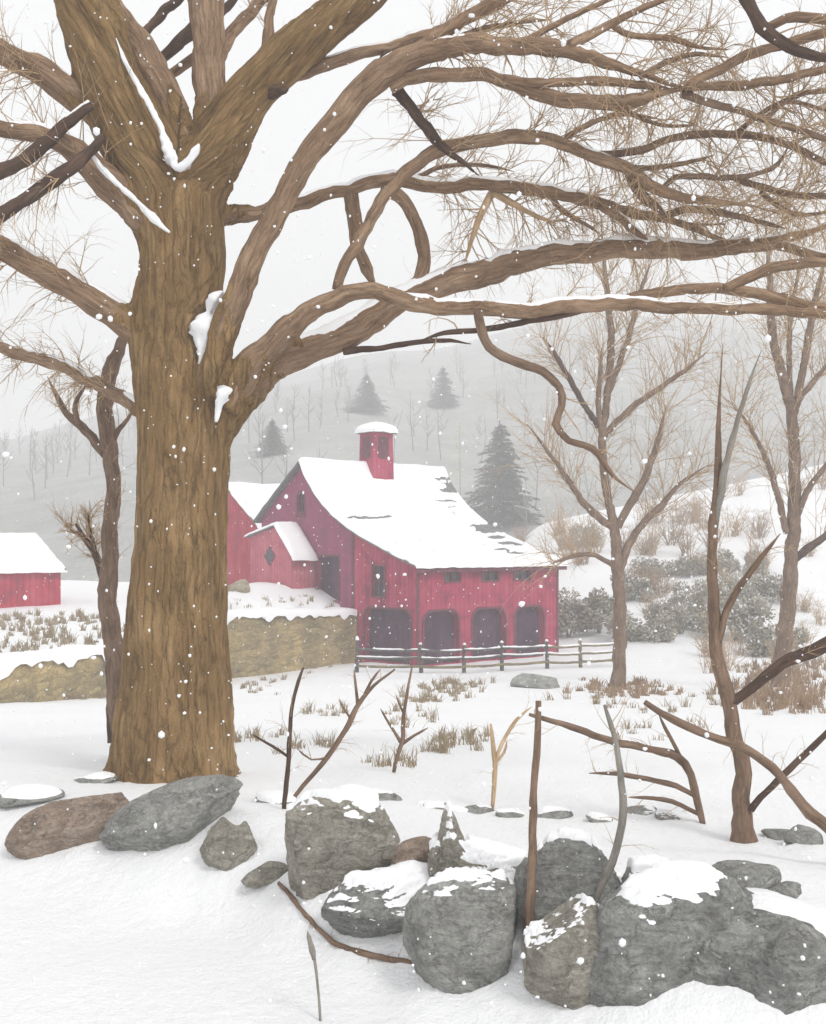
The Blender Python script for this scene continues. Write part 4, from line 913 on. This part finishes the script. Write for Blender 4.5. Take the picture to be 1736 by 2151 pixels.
for i, (x, y, w, h_, l) in enumerate([
    (1195, 1338, 110, 115, 'grey evergreen bush against the right end wall of the barn'), (1258, 1330, 110, 120, 'tall grey evergreen bush just left of the slender tree'),
    (1345, 1346, 120, 62, 'low grey bush just right of the slender tree trunk'), (1430, 1330, 130, 62, 'low grey bush between the slender tree and the crooked sapling'),
    (1400, 1212, 110, 42, 'left one of the flat grey bushes high on the white slope'), (1478, 1208, 120, 44, 'middle one of the flat grey bushes high on the white slope'), (1560, 1200, 110, 40, 'right one of the flat grey bushes high on the white slope'),
    (1475, 1290, 100, 70, 'grey bush directly behind the crooked sapling stem'), (1545, 1345, 130, 95, 'wide pale grey bush left of the tall right-hand tree'), (1230, 1145, 80, 42, 'tiny grey bush on the slope by the fir'), (1570, 1262, 120, 60, 'grey bush on the slope left of the tall right-hand tree'), (1640, 1372, 130, 60, 'pale grey bush behind the foot of the tall right-hand tree'), (1330, 1262, 80, 60, 'small grey bush touching the right side of the slender tree')]):
    bush(x, y, w * 1.25, h_, l, 60 + i, n=3600)

def brush(base, hgt, spread, n, seed, mat='brush', r=.012):
    rnd = random.Random(seed); mb = MB()
    for _ in range(n):
        a = rnd.uniform(0, 2 * pi); t = rnd.uniform(.1, 1) * spread; p = V(rnd.uniform(-.25, .25) * spread, rnd.uniform(-.25, .25) * spread, -.1); H_ = hgt * rnd.uniform(.55, 1.1)
        d = V(cos(a) * t, sin(a) * t, H_); b = V(rnd.uniform(-.2, .2), rnd.uniform(-.2, .2), 0) * hgt
        c = [(p + d * q + b * q * q, r * (1 - .7 * q)) for q in (0, .3, .6, .85, 1)]; mb.tube(c, 3, cap=False)
        for _k in range(5):
            j = rnd.randint(1, 3); q = V(rnd.gauss(0, 1), rnd.gauss(0, 1), rnd.uniform(.2, 1.3)).normalized() * hgt * rnd.uniform(.15, .4)
            mb.tube([(c[j][0], c[j][1] * .7), (c[j][0] + q * .5, r * .4), (c[j][0] + q + V(0, 0, .05), r * .2)], 3, cap=False)
    return mb
protos = [brush(None, 1.6, 1.1, 26, 70 + k, r=.02).build('dry_shrub', M['brush'] if k % 2 else M['twig']) for k in range(4)]
spots = []
rb = random.Random(5)
for (x0, x1, y0, y1, n) in ((1090, 1260, 1105, 1190, 9), (1310, 1500, 1085, 1170, 13), (1520, 1740, 1020, 1330, 22), (1310, 1470, 1220, 1300, 10), (1480, 1736, 1340, 1420, 8)):
    for _ in range(n): spots.append((rb.uniform(x0, x1), rb.uniform(y0, y1)))
# every shrub is told apart by its nearest neighbour things; those in one patch look alike and share a label
def patch(x, y):
    if x < 1270: return 'small leafless brown shrub on the slope between the barn roof and the slender tree'
    if y > 1335: return 'leafless brown shrub near the foot of the tall right-hand tree'
    if x < 1480 and y > 1200: return 'leafless brown shrub among the grey bushes right of the slender tree'
    if x < 1510: return 'leafless brown shrub high on the white slope right of the slender tree'
    return 'leafless brown shrub on the white slope around the tall right-hand tree'
for i, (x, y) in enumerate(spots):
    pr0 = protos[i % 4]; o = pr0 if i < 4 else pr0.copy()
    if i >= 4: COL.objects.link(o)
    o.location = hit(x, y); o.rotation_euler = (0, 0, rb.uniform(0, 6.3)); k = rb.uniform(.7, 1.35) * (1.15 if y < 1200 else .8); o.scale = (k, k, k * rb.uniform(.8, 1.1))
    lb = patch(x, y); tag(o, lb, 'shrub', lb.replace('leafless', 'leafless').replace('shrub', 'shrubs', 1))
# dark feathery bush on the left
bb = hit(214, 1292); d_ = bb.y
bs = P(214, 1195, 24); bs.z = G(bs.x, bs.y)
rt = empty('feathery_bush', P(214, 1200, 14.4) * 1.0, 0, 'dark feathery bush sprouting left of the thin crooked tree', 'bush')
rt.location = V(P(222, 1200, 14.6).x, 14.6, G(P(222, 1200, 14.6).x, 14.6))
w = []
limb(rt, 'stem', [(232, 1560, 6), (228, 1400, 6), (222, 1260, 7), (210, 1190, 8), (190, 1150, 9), (175, 1125, 6), (160, 1100, 3)], 14.6, 14.6, mat='limb_dark', tw=0, seed=310, sides=7)
limb(rt, 'branch', [(205, 1185, 6), (195, 1140, 6), (190, 1110, 4), (185, 1075, 2)], 14.6, 14.5, mat='limb_dark', tw=30, tl=.35, seed=311, sides=6, up=.8, start=.1)
limb(rt, 'branch', [(190, 1150, 6), (172, 1125, 5), (158, 1118, 4), (146, 1108, 2)], 14.6, 14.7, mat='limb_dark', tw=30, tl=.35, seed=312, sides=6, up=.8, start=.1)
# yellow-green sapling leaves by the barn roof
yb = P(966, 968, 66); yb.z = max(G(yb.x, yb.y), H(yb.x, yb.y))
rt = empty('leafy_sapling', yb, 0, 'thin sapling with a few yellow-green leaves behind the barn roof', 'sapling')
topz = P(966, 892, 66).z - yb.z
t = MB(); t.tube([(V(0, 0, -.2), .05), (V(.05, 0, topz * .5), .03), (V(0, 0, topz), .01)], 6, .1, 3); t.build('stem', M['woods'], rt)
f = MB()
for _ in range(60):
    p = V(rb.gauss(0, .28), rb.gauss(0, .28), topz * rb.uniform(.72, 1.02)); q = V(rb.gauss(0, 1), rb.gauss(0, 1), rb.gauss(0, 1)).normalized() * .05; u = q.orthogonal().normalized() * .04
    f.add([p - q, p + u, p + q, p - u], [(0, 1, 2, 3)])
f.build('leaves', M['yellow'], rt, False)

# dry grass poking through the snow (uncountable)
gm = MB(); g2 = MB(); rg = random.Random(9)
def tuft(px, py, n, hgt, spread, wmul=1.0, gm=gm):
    c = hit(px, py); sub = [(rg.gauss(0, spread), rg.gauss(0, spread * 1.6), rg.uniform(.35, 1.1)) for _ in range(max(2, n // 7))]
    for _ in range(int(n * 2.4)):
        sx, sy, sh = rg.choice(sub); p = c + V(sx + rg.gauss(0, .05), sy + rg.gauss(0, .06), 0); p.z = G(p.x, p.y) - .02
        h_ = hgt * sh * rg.uniform(.3, 1.25); w_ = .0036 * wmul * c.y / 14 + .0015
        a = rg.uniform(0, 6.3); l = V(cos(a), sin(a), 0) * h_ * abs(rg.gauss(0, .55)); u = V(1, rg.uniform(-.5, .5), 0) * w_; k = rg.uniform(.75, 1.05)
        gm.add([p - u, p + u, p + l * .35 + V(0, 0, h_ * .6) + u * .7, p + l + V(0, 0, h_ * k), p + l * .35 + V(0, 0, h_ * .6) - u * .7], [(0, 1, 2, 3, 4)])
GR = [(650, 1412, 40, .3, .7), (520, 1450, 30, .3, .5), (690, 1500, 22, .35, .25), (530, 1560, 25, .3, .2), (880, 1470, 45, .4, .45), (930, 1450, 45, .4, .4), (970, 1440, 30, .35, .3), (950, 1580, 40, .35, .22), (990, 1560, 25, .3, .2),
                        (900, 1510, 25, .4, .25), (800, 1600, 20, .35, .15), (660, 1570, 18, .35, .15), (1240, 1480, 14, .35, .3), (1310, 1490, 14, .35, .3), (1420, 1500, 14, .35, .3), (1500, 1470, 14, .3, .3), (1350, 1540, 14, .3, .2)]
for x, y, n, h_, sp in GR + [(x + rg.uniform(-50, 50), y + rg.uniform(-18, 18), n, h_ * .8, sp * 1.3) for x, y, n, h_, sp in GR * 2]:
    tuft(x, y, n, h_, sp)
for k in range(30): tuft(rg.uniform(1230, 1390), rg.uniform(1432, 1462), 22, .3, .35, 1.3, g2)
for k in range(60): tuft(rg.uniform(1560, 1770), rg.uniform(1392, 1490), 30, .45, .45, 1.3, g2)
for k in range(70): tuft(rg.uniform(-20, 230), rg.uniform(1292, 1385), 18, .42, .7, 1.3)
for k in range(10): tuft(rg.uniform(490, 740), rg.uniform(1255, 1275), 6, .3, .4)
tag(gm.build('dry_grass', M['grass'], None, False), kind='stuff')
tag(g2.build('russet_weeds', mottled('russet_weed_stems', [(.3, (.21, .13, .08)), (.5, (.36, .245, .155)), (.7, (.46, .35, .24))], 1.2, .01), None, False), kind='stuff')

# leafless woods on the misty hills (reads as one mass)
wm_ = MB(); rw = random.Random(21)
for _ in range(170):
    y = 95 + 190 * rw.random() ** .8; x = rw.uniform(-.5, .5) * y * 1.05; z = max(G(x, y, False), H(x, y))
    if H(x, y) < G(x, y, False) + .2: continue
    hg = rw.uniform(5, 9); b = V(x, y, z - .3); wd = .05 + y * .0004
    wm_.tube([(b, wd), (b + V(rw.gauss(0, .3), 0, hg * .5), wd * .7), (b + V(rw.gauss(0, .5), 0, hg), wd * .2)], 3, cap=False)
    for k in range(10):
        q = rw.uniform(.25, .9); a = rw.uniform(0, 6.3); ln = hg * .35 * (1.2 - q); c = b + V(0, 0, hg * q); d = V(cos(a), sin(a), rw.uniform(.6, 1.6)).normalized() * ln
        wm_.tube([(c, wd * .45), (c + d * .5, wd * .35), (c + d + V(0, 0, .2 * ln), wd * .15)], 3, cap=False)
tag(wm_.build('far_woods', M['woods'], None, False), kind='stuff')

# ------------------------------------------------------------------ falling snow
fl = MB(); rf = random.Random(33)
ico = bmesh.new(); bmesh.ops.create_icosphere(ico, subdivisions=1, radius=1); IV = [v.co.copy() for v in ico.verts]; IF = [tuple(v.index for v in f.verts) for f in ico.faces]; ico.free()
def flake(p, r):
    s = (rf.uniform(.6, 1.2), rf.uniform(.6, 1.2), rf.uniform(.7, 1.3))
    fl.add([p + V(v.x * s[0], v.y * s[1], v.z * s[2]) * r * rf.uniform(.75, 1.2) for v in IV], IF)
for _ in range(1900):
    D = rf.uniform(2.6, 9.5); p = P(rf.uniform(-350, 2090), rf.uniform(-100, 2250), D)
    if p.z > G(p.x, p.y) + .05: flake(p, rf.uniform(.0025, .0075) + (.005 if rf.random() < .14 else 0))
for _ in range(5200):
    D = rf.uniform(9.5, 42); p = P(rf.uniform(-300, 2040), rf.uniform(-100, 1700), D)
    if p.z > G(p.x, p.y) + .05: flake(p, rf.uniform(.006, .014) * (D / 22) ** .5)
tag(fl.build('falling_snow', M['snow']), kind='stuff')

# ------------------------------------------------------------------ misty air: one closed box round everything
hz_ = MB(); hz_.box((0, 205, 49), (760, 500, 118)); ho = hz_.build('haze', bpy.data.materials.new('misty_air'), None, False)
hm = ho.data.materials[0]; hm.use_nodes = True; t = hm.node_tree; t.nodes.clear()
pv = t.nodes.new('ShaderNodeVolumePrincipled'); pv.inputs['Color'].default_value = (.97, .975, .98, 1); pv.inputs['Density'].default_value = .0036; pv.inputs['Anisotropy'].default_value = .1
om = t.nodes.new('ShaderNodeOutputMaterial'); t.links.new(pv.outputs[0], om.inputs['Volume'])
tag(ho, kind='stuff')
